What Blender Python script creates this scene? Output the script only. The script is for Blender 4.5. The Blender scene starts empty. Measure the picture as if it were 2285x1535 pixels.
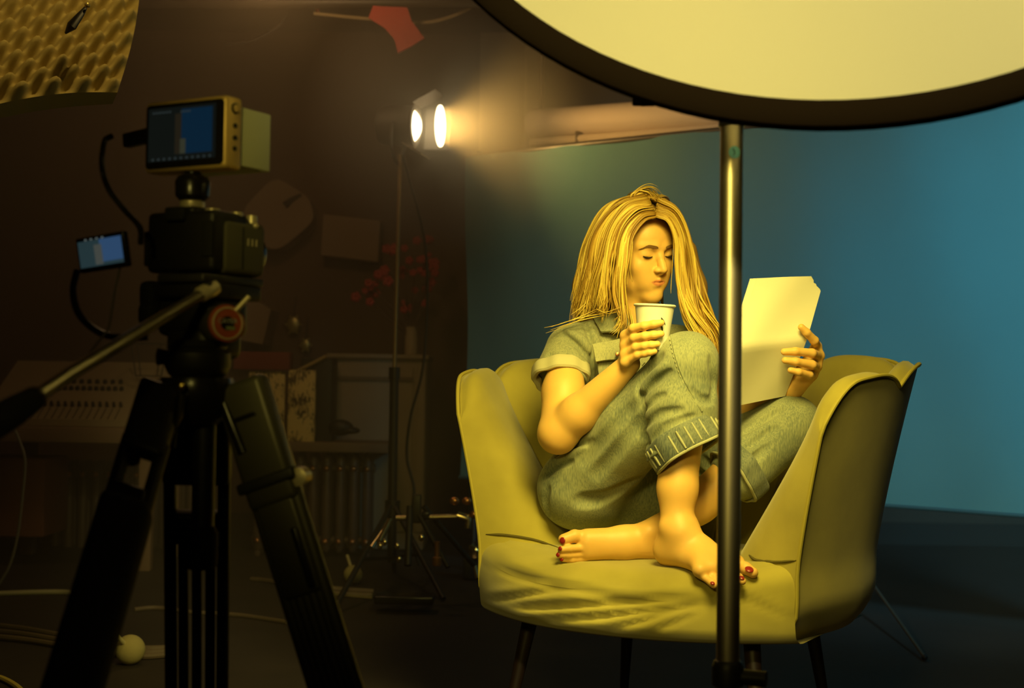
import bpy, bmesh, math, random
import numpy as np
from mathutils import Vector, Matrix, Euler, noise as mnoise

random.seed(7)
np.random.seed(7)
scene = bpy.context.scene
COL = scene.collection
R = math.radians

# ---------------------------------------------------------------- camera
FPX = 3174.0
CAMPOS = np.array([0.0, 0.0, 0.87])
PITCH, ROLL = R(1.49), R(0.9)
_fw = np.array([0, math.cos(PITCH), math.sin(PITCH)])
_rt0 = np.array([1.0, 0, 0])
_up0 = np.array([0, -math.sin(PITCH), math.cos(PITCH)])
_rt = math.cos(ROLL) * _rt0 + math.sin(ROLL) * _up0
_up = -math.sin(ROLL) * _rt0 + math.cos(ROLL) * _up0

def P(px, py, Y):
    """world point standing at depth Y that the photograph shows at pixel (px, py)"""
    d = _fw + (px - 1142.5) / FPX * _rt + (767.5 - py) / FPX * _up
    return CAMPOS + d * (Y / d[1])

cam = bpy.data.cameras.new('camera')
cam.sensor_width = 36.0
cam.lens = FPX * 36.0 / 2285.0
cam.clip_start = 0.05
cam.dof.use_dof = True
cam.dof.focus_distance = 3.25
cam.dof.aperture_fstop = 4.0
camo = bpy.data.objects.new('camera', cam)
COL.objects.link(camo)
m = Matrix.Identity(4)
for i, v in enumerate((_rt, _up, -_fw)):
    for j in range(3):
        m[j][i] = v[j]
for j in range(3):
    m[j][3] = CAMPOS[j]
camo.matrix_world = m
scene.camera = camo

# ---------------------------------------------------------------- world, exposure
w = bpy.data.worlds.new('studio_dark')
scene.world = w
w.use_nodes = True
w.node_tree.nodes['Background'].inputs[0].default_value = (1.0, 0.72, 0.36, 1)
w.node_tree.nodes['Background'].inputs[1].default_value = 0.010
scene.view_settings.view_transform = 'Standard'
scene.view_settings.look = 'None'
scene.view_settings.exposure = 0.0
scene.view_settings.gamma = 1.0
scene.view_settings.use_curve_mapping = False
scene.cycles.max_bounces = 3
scene.cycles.diffuse_bounces = 2
scene.cycles.adaptive_threshold = 0.10
scene.cycles.volume_step_rate = 8.0
scene.cycles.volume_max_steps = 32
scene.cycles.volume_bounces = 0
scene.cycles.sample_clamp_indirect = 4.0

def aim(o, target):
    d = Vector(target) - o.location
    o.rotation_euler = d.to_track_quat('-Z', 'Y').to_euler()

def light(name, kind, loc, target, power, color, **kw):
    l = bpy.data.lights.new(name, kind)
    l.energy = power
    l.color = color
    for k, v in kw.items():
        setattr(l, k, v)
    o = bpy.data.objects.new(name, l)
    o.location = Vector(loc)
    if target is not None:
        aim(o, Vector(target))
    COL.objects.link(o)
    return o

AMBER = (1.0, 0.80, 0.17)
# big round softbox: centre and radius
SB_C = P(1902, -772, 2.10)               # centre of the softbox
SB_R = 0.765
# lights out of view; the key, fill and room lights are added helpers
# a lamp beside the camera is bounced onto the face of the round diffuser; an added area light behind it lights the armchair
SB_N = np.array([-0.26, -1.0, 0.25]); SB_N /= np.linalg.norm(SB_N)
light('diffuser_lamp', 'SPOT', (0.42, 0.05, 2.75), SB_C - np.array([0.05, 0, 0.15]), 330.0, (1.0, 0.85, 0.33), spot_size=R(44), spot_blend=0.5, shadow_soft_size=0.12)
KEY_P = SB_C - SB_N * 0.20 + np.array([-0.22, 0.0, -0.25])
light('added_key', 'AREA', KEY_P, (0.30, 3.25, 0.72), 7.8, AMBER, shape='DISK', size=0.55, spread=R(84))  # added area light, standing in for light through the diffuser
light('added_fill', 'SPOT', (-0.62, -0.35, 1.75), (0.30, 2.9, 0.90), 110.0, AMBER, spot_size=R(27), spot_blend=0.9, shadow_soft_size=0.18)  # added unseen light for the pole highlight and the front of the figure
light('cool_lamp', 'SPOT', (2.3, 2.3, 2.2), (1.95, 5.0, 1.20), 400.0, (0.28, 0.78, 1.0), spot_size=R(54), spot_blend=1.0, shadow_soft_size=0.25)
light('added_room_fill', 'POINT', (-0.95, 5.4, 2.45), None, 12.5, (1.0, 0.60, 0.24), shadow_soft_size=0.12)  # added unseen light that lifts the dark back of the room

# ---------------------------------------------------------------- materials
MATS = {}
def mat(name, col, rough=0.6, metal=0.0, bump=None, var=None, spec=0.5, emit=None, sheen=0.0, sss=0.0, coat=0.0, trans=0.0, stretch=None):
    """principled material; bump=(scale,strength,distance), var=(scale,second colour,contrast)"""
    if name in MATS:
        return MATS[name]
    M = bpy.data.materials.new(name)
    M.use_nodes = True
    nt = M.node_tree
    b = nt.nodes['Principled BSDF']
    b.inputs['Base Color'].default_value = (*col, 1)
    b.inputs['Roughness'].default_value = rough
    b.inputs['Metallic'].default_value = metal
    b.inputs['Specular IOR Level'].default_value = spec
    b.inputs['Sheen Weight'].default_value = sheen
    b.inputs['Coat Weight'].default_value = coat
    b.inputs['Transmission Weight'].default_value = trans
    if sss:
        b.inputs['Subsurface Weight'].default_value = sss
        b.inputs['Subsurface Radius'].default_value = (1.0, 0.45, 0.2)
        b.inputs['Subsurface Scale'].default_value = 0.006
    if emit:
        b.inputs['Emission Color'].default_value = (*emit[0], 1)
        b.inputs['Emission Strength'].default_value = emit[1]
    tc = nt.nodes.new('ShaderNodeTexCoord')
    src = tc.outputs['Object']
    if stretch:
        mp = nt.nodes.new('ShaderNodeMapping')
        mp.inputs['Scale'].default_value = stretch
        nt.links.new(src, mp.inputs['Vector'])
        src = mp.outputs['Vector']
    if var:
        n = nt.nodes.new('ShaderNodeTexNoise')
        n.inputs['Scale'].default_value = var[0]
        n.inputs['Detail'].default_value = 4
        nt.links.new(src, n.inputs['Vector'])
        r = nt.nodes.new('ShaderNodeValToRGB')
        c = var[2] if len(var) > 2 else 0.2
        r.color_ramp.elements[0].position = 0.5 - c
        r.color_ramp.elements[1].position = 0.5 + c
        r.color_ramp.elements[0].color = (*var[1], 1)
        r.color_ramp.elements[1].color = (*col, 1)
        nt.links.new(n.outputs['Fac'], r.inputs['Fac'])
        nt.links.new(r.outputs['Color'], b.inputs['Base Color'])
    if bump:
        n = nt.nodes.new('ShaderNodeTexNoise')
        n.inputs['Scale'].default_value = bump[0]
        n.inputs['Detail'].default_value = 3
        nt.links.new(src, n.inputs['Vector'])
        bp = nt.nodes.new('ShaderNodeBump')
        bp.inputs['Strength'].default_value = bump[1]
        bp.inputs['Distance'].default_value = bump[2] if len(bump) > 2 else 0.002
        nt.links.new(n.outputs['Fac'], bp.inputs['Height'])
        nt.links.new(bp.outputs['Normal'], b.inputs['Normal'])
    MATS[name] = M
    return M

def emis(name, col, strength):
    if name in MATS:
        return MATS[name]
    M = bpy.data.materials.new(name)
    M.use_nodes = True
    nt = M.node_tree
    nt.nodes.clear()
    e = nt.nodes.new('ShaderNodeEmission')
    e.inputs[0].default_value = (*col, 1)
    e.inputs[1].default_value = strength
    o = nt.nodes.new('ShaderNodeOutputMaterial')
    nt.links.new(e.outputs[0], o.inputs[0])
    MATS[name] = M
    return M

# ---------------------------------------------------------------- mesh builder
def V3(a):
    return np.array([float(a[0]), float(a[1]), float(a[2])])

def frame(d):
    d = V3(d); d = d / (np.linalg.norm(d) + 1e-12)
    a = np.array([0, 0, 1.0]) if abs(d[2]) < 0.9 else np.array([1.0, 0, 0])
    x = np.cross(a, d); x /= np.linalg.norm(x)
    y = np.cross(d, x)
    return x, y, d

def rotm(rx=0, ry=0, rz=0):
    return np.array(Euler((rx, ry, rz)).to_matrix())

class MB:
    def __init__(s):
        s.v = []; s.f = []; s.n = 0
    def add(s, vs, fs):
        vs = np.asarray(vs, dtype=float)
        s.v.append(vs)
        s.f.extend([tuple(int(i) + s.n for i in f) for f in fs])
        s.n += len(vs)
        return s
    def box(s, c, size, rot=None, bev=0.0):
        x, y, z = [q / 2 for q in size]
        if bev > 0:
            bm = bmesh.new()
            bmesh.ops.create_cube(bm, size=1)
            for v in bm.verts:
                v.co = Vector((v.co.x * 2 * x, v.co.y * 2 * y, v.co.z * 2 * z))
            bmesh.ops.bevel(bm, geom=list(bm.edges), offset=min(bev, 0.49 * min(size)), segments=3, profile=0.5, affect='EDGES')
            bm.verts.index_update()
            vs = np.array([v.co[:] for v in bm.verts]); fs = [[v.index for v in f.verts] for f in bm.faces]
            bm.free()
        else:
            vs = np.array([[i, j, k] for i in (-x, x) for j in (-y, y) for k in (-z, z)])
            fs = [(0, 1, 3, 2), (4, 6, 7, 5), (0, 4, 5, 1), (2, 3, 7, 6), (0, 2, 6, 4), (1, 5, 7, 3)]
        if rot is not None:
            vs = vs @ np.asarray(rot).T
        return s.add(vs + V3(c), fs)
    def tube(s, pts, rad, seg=12, cap=True, flat=1.0, up=None):
        pts = np.array([V3(p) for p in pts]); n = len(pts)
        rad = np.full(n, rad) if np.isscalar(rad) else np.asarray(rad, float)
        T = np.gradient(pts, axis=0)
        T /= np.linalg.norm(T, axis=1)[:, None] + 1e-12
        x, y, _ = frame(T[0])
        if up is not None:
            x = np.cross(V3(up), T[0]); x /= np.linalg.norm(x) + 1e-12; y = np.cross(T[0], x)
        vs = []
        a = np.linspace(0, 2 * np.pi, seg, endpoint=False)
        for i in range(n):
            x = x - T[i] * np.dot(x, T[i]); x /= np.linalg.norm(x) + 1e-12
            y = np.cross(T[i], x)
            vs.append(pts[i] + rad[i] * (np.cos(a)[:, None] * x + flat * np.sin(a)[:, None] * y))
        vs = np.concatenate(vs)
        fs = []
        for i in range(n - 1):
            for j in range(seg):
                k = (j + 1) % seg
                fs.append((i * seg + j, i * seg + k, (i + 1) * seg + k, (i + 1) * seg + j))
        if cap:
            fs.append(tuple(range(seg - 1, -1, -1)))
            fs.append(tuple((n - 1) * seg + j for j in range(seg)))
        return s.add(vs, fs)
    def cyl(s, a, b, ra, rb=None, seg=20):
        return s.tube([a, b], [ra, ra if rb is None else rb], seg)
    def lathe(s, c, axis, prof, seg=32, sx=1.0):
        """prof: list of (radius, height along axis)"""
        x, y, d = frame(axis); c = V3(c)
        a = np.linspace(0, 2 * np.pi, seg, endpoint=False)
        vs = np.concatenate([c + d * h + r * (sx * np.cos(a)[:, None] * x + np.sin(a)[:, None] * y) for r, h in prof])
        fs = []
        for i in range(len(prof) - 1):
            for j in range(seg):
                k = (j + 1) % seg
                fs.append((i * seg + j, i * seg + k, (i + 1) * seg + k, (i + 1) * seg + j))
        if prof[0][0] > 1e-6: fs.append(tuple(range(seg - 1, -1, -1)))
        if prof[-1][0] > 1e-6: fs.append(tuple((len(prof) - 1) * seg + j for j in range(seg)))
        return s.add(vs, fs)
    def ball(s, c, r, seg=20, rings=12, rot=None):
        r = np.array([r, r, r]) if np.isscalar(r) else np.asarray(r, float)
        th = np.linspace(0, np.pi, rings + 1)[1:-1]
        a = np.linspace(0, 2 * np.pi, seg, endpoint=False)
        vs = [[0, 0, 1]]
        for t in th:
            vs += [[math.sin(t) * math.cos(q), math.sin(t) * math.sin(q), math.cos(t)] for q in a]
        vs.append([0, 0, -1])
        vs = np.array(vs) * r
        if rot is not None: vs = vs @ np.asarray(rot).T
        fs = [(0, 1 + j, 1 + (j + 1) % seg) for j in range(seg)]
        for i in range(len(th) - 1):
            for j in range(seg):
                k = (j + 1) % seg
                fs.append((1 + i * seg + j, 1 + (i + 1) * seg + j, 1 + (i + 1) * seg + k, 1 + i * seg + k))
        L = len(vs) - 1; o = 1 + (len(th) - 1) * seg
        fs += [(L, o + (j + 1) % seg, o + j) for j in range(seg)]
        return s.add(vs + V3(c), fs)
    def prism(s, poly, depth, off=(0, 0, 0)):
        """poly: world 3-D outline; extruded along the vector depth"""
        p = np.array([V3(q) for q in poly]) + V3(off); n = len(p); d = V3(depth)
        fs = [tuple(range(n - 1, -1, -1)), tuple(range(n, 2 * n))]
        fs += [(j, (j + 1) % n, n + (j + 1) % n, n + j) for j in range(n)]
        return s.add(np.concatenate([p, p + d]), fs)
    def grid(s, G, closed_u=False):
        G = np.asarray(G, float); a, b = G.shape[:2]
        fs = []
        for i in range(a - 1):
            for j in range(b if closed_u else b - 1):
                k = (j + 1) % b
                fs.append((i * b + j, i * b + k, (i + 1) * b + k, (i + 1) * b + j))
        return s.add(G.reshape(-1, 3), fs)
    def arr(s):
        return np.concatenate(s.v), s.f

ORIG = {}
def worg(o):
    return ORIG.get(o.name, np.zeros(3))

def tag(o, label=None, cat=None, group=None, kind=None):
    if label: o['label'] = label
    if cat: o['category'] = cat
    if group: o['group'] = group
    if kind: o['kind'] = kind
    return o

def thing(name, loc, label, cat, group=None):
    o = bpy.data.objects.new(name, None)
    o.empty_display_size = 0.05
    COL.objects.link(o)
    o.location = Vector(V3(loc))
    ORIG[o.name] = V3(loc)
    return tag(o, label, cat, group)

def obj(name, mb, material, parent=None, smooth=True, auto=40, label=None):
    """one mesh object; vertices are given in world space"""
    vs, fs = mb.arr() if isinstance(mb, MB) else mb
    vs = np.asarray(vs, float)
    org = worg(parent) if parent is not None else np.array([(vs[:, 0].min() + vs[:, 0].max()) / 2, (vs[:, 1].min() + vs[:, 1].max()) / 2, vs[:, 2].min()])
    me = bpy.data.meshes.new(name)
    me.from_pydata((vs - org).tolist(), [], [tuple(f) for f in fs])
    me.update()
    mats = material if isinstance(material, (list, tuple)) else [material]
    for q in mats: me.materials.append(q)
    if smooth:
        me.polygons.foreach_set('use_smooth', [True] * len(me.polygons))
        if auto:
            me.set_sharp_from_angle(angle=R(auto))
    o = bpy.data.objects.new(name, me)
    COL.objects.link(o)
    if parent is not None:
        o.parent = parent
        ORIG[o.name] = org          # parts are not moved inside their thing
    else:
        o.location = Vector(org)
        ORIG[o.name] = org
    if label: o['label'] = label
    return o

def solo(name, mb, material, label, cat, group=None, **kw):
    return tag(obj(name, mb, material, None, **kw), label, cat, group)

def struct(name, mb, material, **kw):
    return tag(obj(name, mb, material, None, **kw), kind='structure')

def catmull(pts, n=10):
    p = np.array([V3(q) if len(q) == 3 else np.array([q[0], q[1], 0.0]) for q in pts], float)
    e = np.vstack([2 * p[0] - p[1], p, 2 * p[-1] - p[-2]])
    out = []
    for i in range(1, len(e) - 2):
        for t in np.linspace(0, 1, n, endpoint=False):
            a, b, c, d = e[i - 1], e[i], e[i + 1], e[i + 2]
            out.append(0.5 * (2 * b + (c - a) * t + (2 * a - 5 * b + 4 * c - d) * t * t + (3 * b - a - 3 * c + d) * t ** 3))
    out.append(p[-1])
    return np.array(out)

# ---------------------------------------------------------------- signed distance fields -> mesh
class SDF:
    def __init__(s, lo, hi, h):
        s.lo = V3(lo); s.h = h
        s.shape = tuple(int(math.ceil((b - a) / h)) + 1 for a, b in zip(lo, hi))
        s.a = np.full(s.shape, 0.2, np.float32)
    def _blk(s, lo, hi, m):
        i0 = [max(0, int((l - m - o) / s.h)) for l, o in zip(lo, s.lo)]
        i1 = [min(n, int((q + m - o) / s.h) + 2) for q, o, n in zip(hi, s.lo, s.shape)]
        sl = tuple(slice(a, max(a, b)) for a, b in zip(i0, i1))
        ax = [np.arange(q.start, q.stop, dtype=np.float32) * s.h + o for q, o in zip(sl, s.lo)]
        return sl, np.meshgrid(*ax, indexing='ij')
    def _mix(s, sl, d, k, mode):
        a = s.a[sl]
        if mode == 'sub':
            d = -d
            if k > 0:
                q = np.maximum(k - np.abs(a - d), 0) / k
                s.a[sl] = np.maximum(a, d) + q * q * k * 0.25
            else:
                s.a[sl] = np.maximum(a, d)
        elif k > 0:
            q = np.maximum(k - np.abs(a - d), 0) / k
            s.a[sl] = np.minimum(a, d) - q * q * k * 0.25
        else:
            s.a[sl] = np.minimum(a, d)
    def cone(s, a, b, ra, rb, k=0.01, mode='add'):
        a, b = V3(a), V3(b)
        r = max(ra, rb); m = r + k + 3 * s.h + 0.004
        sl, (x, y, z) = s._blk(np.minimum(a, b), np.maximum(a, b), m)
        ab = b - a; L2 = float(ab @ ab) + 1e-12
        px, py, pz = x - a[0], y - a[1], z - a[2]
        t = np.clip((px * ab[0] + py * ab[1] + pz * ab[2]) / L2, 0, 1)
        d = np.sqrt((px - t * ab[0]) ** 2 + (py - t * ab[1]) ** 2 + (pz - t * ab[2]) ** 2) - (ra + (rb - ra) * t)
        s._mix(sl, d, k, mode)
        return s
    def chain(s, pts, rad, k=0.01):
        for i in range(len(pts) - 1):
            s.cone(pts[i], pts[i + 1], rad[i], rad[i + 1], k)
        return s
    def ell(s, c, r, rot=None, k=0.01, mode='add'):
        c = V3(c); r = V3(r) if not np.isscalar(r) else np.array([r, r, r], float)
        mr = float(max(r)); m = k + 3 * s.h + 0.004
        sl, (x, y, z) = s._blk(c - mr, c + mr, m)
        px, py, pz = x - c[0], y - c[1], z - c[2]
        if rot is not None:
            q = np.asarray(rot)           # columns = local axes
            px, py, pz = (px * q[0, i] + py * q[1, i] + pz * q[2, i] for i in range(3))
        k0 = np.sqrt((px / r[0]) ** 2 + (py / r[1]) ** 2 + (pz / r[2]) ** 2)
        k1 = np.sqrt((px / r[0] ** 2) ** 2 + (py / r[1] ** 2) ** 2 + (pz / r[2] ** 2) ** 2) + 1e-9
        s._mix(sl, k0 * (k0 - 1) / k1, k, mode)
        return s
    def half(s, p, n, k=0.0, lo=None, hi=None):
        """cut away everything on the side n points to (inside an optional box)"""
        lo = s.lo if lo is None else V3(lo); hi = s.lo + s.h * np.array(s.shape) if hi is None else V3(hi)
        sl, (x, y, z) = s._blk(lo, hi, 0)
        n = V3(n) / np.linalg.norm(n); p = V3(p)
        d = (x - p[0]) * n[0] + (y - p[1]) * n[1] + (z - p[2]) * n[2]
        s._mix(sl, -d, k, 'sub')
        return s
    def warp(s, fn):
        ax = [np.arange(n, dtype=np.float32) * s.h + o for n, o in zip(s.shape, s.lo)]
        X = np.meshgrid(*ax, indexing='ij', sparse=True)
        s.a += fn(*X).astype(np.float32)
        return s
    def mesh(s):
        f = s.a; ins = f < 0
        c = np.zeros(tuple(n - 1 for n in f.shape), np.uint8)
        cs = [(i, j, k) for i in (0, 1) for j in (0, 1) for k in (0, 1)]
        nx, ny, nz = c.shape
        for i, j, k in cs:
            c += ins[i:i + nx, j:j + ny, k:k + nz]
        act = (c > 0) & (c < 8)
        I = np.argwhere(act)
        idx = np.full(c.shape, -1, np.int64)
        idx[act] = np.arange(len(I))
        S = np.zeros((len(I), 3)); N = np.zeros(len(I))
        val = {q: f[I[:, 0] + q[0], I[:, 1] + q[1], I[:, 2] + q[2]].astype(float) for q in cs}
        for a in cs:
            for ax in range(3):
                if a[ax] == 0:
                    b = list(a); b[ax] = 1; b = tuple(b)
                    fa, fb = val[a], val[b]
                    cr = (fa < 0) != (fb < 0)
                    t = np.where(cr, fa / np.where(cr, fa - fb, 1), 0)
                    p = np.repeat(np.array([a], float), len(I), 0); p[:, ax] += t
                    S[cr] += p[cr]; N[cr] += 1
        vs = (I + S / N[:, None]) * s.h + s.lo
        faces = []
        for ax in range(3):
            o1, o2 = (ax + 1) % 3, (ax + 2) % 3
            sa = [slice(None)] * 3; sb = [slice(None)] * 3
            sa[ax] = slice(0, -1); sb[ax] = slice(1, None)
            A, B = ins[tuple(sa)], ins[tuple(sb)]
            E = np.argwhere(A != B)
            ok = (E[:, o1] > 0) & (E[:, o2] > 0) & (E[:, o1] < f.shape[o1] - 1) & (E[:, o2] < f.shape[o2] - 1)
            E = E[ok]
            if not len(E): continue
            def cell(d1, d2):
                q = E.copy(); q[:, o1] += d1; q[:, o2] += d2
                return idx[q[:, 0], q[:, 1], q[:, 2]]
            Q = np.stack([cell(-1, -1), cell(0, -1), cell(0, 0), cell(-1, 0)], 1)
            inA = A[E[:, 0], E[:, 1], E[:, 2]]
            Q[~inA] = Q[~inA][:, ::-1]
            faces.append(Q)
        return vs, np.concatenate(faces)

def join(*ms):
    vs, fs, n = [], [], 0
    for v, f in ms:
        vs.append(np.asarray(v)); fs.extend([tuple(int(i) + n for i in q) for q in f]); n += len(v)
    return np.concatenate(vs), fs

from mathutils.bvhtree import BVHTree
def bvh_of(m):
    return BVHTree.FromPolygons([tuple(v) for v in m[0].tolist()], [tuple(q) for q in np.asarray(m[1]).tolist()])
def hit(bvh, px, py):
    """point of a surface that the photograph shows at a pixel"""
    o = Vector(CAMPOS); d = (Vector(P(px, py, 3.0)) - o).normalized()
    h = bvh.ray_cast(o, d)
    return (V3(h[0]), V3(h[1])) if h[0] is not None else (None, None)
def on_surface(bvh, pts, lift=0.0, n=6):
    q = catmull([(a, b, 0) for a, b in pts], n)
    out = []
    for p in q:
        c, nn = hit(bvh, p[0], p[1])
        if c is not None:
            if nn[1] > 0: nn = -nn
            out.append(c + nn * lift)
    return out
def press(f, bvh, specs):
    """creases (depth > 0) and ridges (depth < 0) along pixel lines on the cloth"""
    for pts, r, depth, k in specs:
        q = on_surface(bvh, pts, r - depth if depth > 0 else -(r + depth))
        n = len(q)
        for i in range(n - 1):
            if np.linalg.norm(q[i + 1] - q[i]) > 0.06: continue
            t0 = 0.35 + 0.65 * math.sin(math.pi * (i + 0.3) / n); t1 = 0.35 + 0.65 * math.sin(math.pi * (i + 1.2) / n)
            if depth > 0:
                f.cone(q[i], q[i + 1], r * (1 - depth / r * (1 - t0)), r * (1 - depth / r * (1 - t1)), k, mode='sub')
            else:
                f.cone(q[i], q[i + 1], r * t0, r * t1, k)

# ================================================================= the room
M_floor = mat('floor_dark', (0.034, 0.024, 0.017), 0.75, bump=(40, 0.3), var=(3, (0.020, 0.014, 0.010), 0.2))
M_wallb = mat('wall_brown', (0.16, 0.092, 0.055), 0.9, bump=(60, 0.15), var=(1.2, (0.12, 0.066, 0.04), 0.3))
M_walll = mat('wall_dark', (0.05, 0.035, 0.025), 0.9, bump=(60, 0.15))
M_ceil = mat('ceiling_dark', (0.07, 0.045, 0.032), 0.95, bump=(30, 0.1))
M_beige = mat('wall_beige', (0.40, 0.30, 0.20), 0.9, bump=(60, 0.15), var=(1.5, (0.34, 0.25, 0.16), 0.3))
YB = 7.9
struct('floor', MB().box((0.2, 3.0, -0.05), (7.2, 10.4, 0.1)), M_floor, smooth=False)
struct('wall_back', MB().box((0.2, YB + 0.06, 1.4), (7.2, 0.12, 2.8)), M_wallb, smooth=False)
struct('wall_left', MB().box((-3.44, 3.0, 1.4), (0.12, 10.4, 2.8)), M_walll, smooth=False)
struct('wall_right', MB().box((3.84, 3.0, 1.4), (0.12, 10.4, 2.8)), M_walll, smooth=False)
struct('ceiling', MB().box((0.2, 3.0, 2.85), (7.2, 10.4, 0.1)), M_ceil, smooth=False)
struct('baseboard_back', MB().box((0.2, YB - 0.012, 0.06), (7.2, 0.024, 0.12)), M_walll, smooth=False)
# pale panelled part of the back wall next to the backdrop, with a pilaster
a = P(1062, 700, 7.84); b = P(1172, 100, 7.80)
struct('wall_center', MB().box(((a[0] + 1.7) / 2, 7.87, 1.4), (1.7 - a[0], 0.06, 2.8)), M_beige, smooth=False)
c = P(1216, 100, 7.80)
struct('trim_1', MB().box(((b[0] + c[0]) / 2, 7.81, 1.4), (c[0] - b[0], 0.07, 2.8), bev=0.008), mat('trim_pale', (0.50, 0.38, 0.25), 0.8))
# ceiling beams
for i, (yy, zz) in enumerate(((6.9, 2.76), (5.3, 2.76))):
    struct('trim_%d' % (i + 2), MB().box((0.2, yy, zz), (7.2, 0.14, 0.12), bev=0.01), mat('beam', (0.05, 0.03, 0.02), 0.8))

# ---------------------------------------------------------------- blue backdrop
def backdrop():
    A = P(1045, 352, 6.5); B = P(2560, 176, 4.75)
    zb0, zb1 = P(1045, 1120, 6.5)[2], P(2285, 1146, 5.05)[2]
    zb = zb1
    A = V3(A); B = V3(B)
    du = B - A; du[2] = 0; L = np.linalg.norm(du); du /= L
    nrm = np.array([du[1], -du[0], 0.0])
    if nrm[1] > 0: nrm = -nrm
    nu, nv = 90, 40
    G = np.zeros((nv + 1, nu + 1, 3)); H = G.copy()
    for j in range(nv + 1):
        for i in range(nu + 1):
            u = i / nu; v = j / nv
            zt = A[2] + (B[2] - A[2]) * u
            z = zt + (zb - zt) * v
            x = u * L
            # soft hanging folds that run diagonally from the upper pins
            q = 0.004 * math.sin(7.0 * x + 2.2 * v + 0.6) * (0.3 + v) + 0.003 * math.sin(13.0 * x - 5.5 * v)
            q += 0.022 * math.sin(2.6 * x + 6.2 * v + 1.0)
            G[j, i] = A + du * x + nrm * q; G[j, i, 2] = z
            H[j, i] = G[j, i] - nrm * 0.004
    mb = MB().grid(G[:, ::-1]).grid(H)
    o = obj('cloth', mb, mat('backdrop_blue', (0.105, 0.250, 0.250), 0.85, bump=(260, 0.15, 0.001), var=(2.5, (0.090, 0.220, 0.222), 0.35)), BD, auto=0)
    # hem rod along the lower edge
    mb = MB().tube([G[nv, i] + nrm * 0.004 for i in range(0, nu + 1, 3)], 0.008, 8)
    obj('hem', mb, mat('hem_teal', (0.03, 0.09, 0.10), 0.8), BD)
    mb = MB().tube([G[0, i] - nrm * 0.012 for i in range(0, nu + 1, 10)], 0.014, 10)
    obj('top_rail', mb, mat('steel_dark', (0.12, 0.11, 0.10), 0.4, 0.8), BD)
    return A, B, du, nrm
BD = thing('backdrop', (0.8, 5.7, 0.0), 'blue cloth studio backdrop hanging behind the armchair', 'backdrop')
bA, bB, bdu, bn = backdrop()
# backdrop stands carry the top rail
for q in (0.012, 0.985):
    p = bA + (bB - bA) * q - bn * 0.012 * 1.0
    mb = MB().cyl((p[0] - bn[0] * 0.03, p[1] - bn[1] * 0.03, 0), (p[0] - bn[0] * 0.03, p[1] - bn[1] * 0.03, p[2] + 0.03), 0.014)
    obj('upright', mb, MATS['steel_dark'], BD)

# rolled paper above the backdrop with its batten and hooks
def paper_roll():
    p0, p1 = P(1192, 277, 6.55), P(2150, 213, 5.15)
    t = thing('paper_roll', (p0 + p1) / 2, 'pale rolled paper backdrop on a tube above the blue cloth', 'paper roll')
    p1 = p0 + (p1 - p0)
    obj('roll', MB().tube(np.linspace(p0, p1, 8), 0.068, 28), mat('paper_pink', (0.62, 0.50, 0.40), 0.7), t)
    q0, q1 = P(1186, 318, 6.52), P(2150, 246, 5.12)
    obj('batten', MB().tube([q0, q1], 0.02, 8), mat('batten', (0.55, 0.43, 0.30), 0.6), t)
    for px, py, Y in ((1292, 308, 6.36), (1440, 222, 6.1), (1900, 255, 5.45)):
        p = P(px, py, Y - 0.03)
        obj('hook', MB().box(p, (0.035, 0.035, 0.06), bev=0.006), mat('hook_dark', (0.12, 0.08, 0.05), 0.5), t)
    for s in (0.02, 0.98):
        p = p0 + (p1 - p0) * s
        obj('hanger', MB().cyl(p + [0, 0, 0.06], [p[0], p[1], 2.8], 0.006), MATS['hook_dark'], t)
paper_roll()

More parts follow.
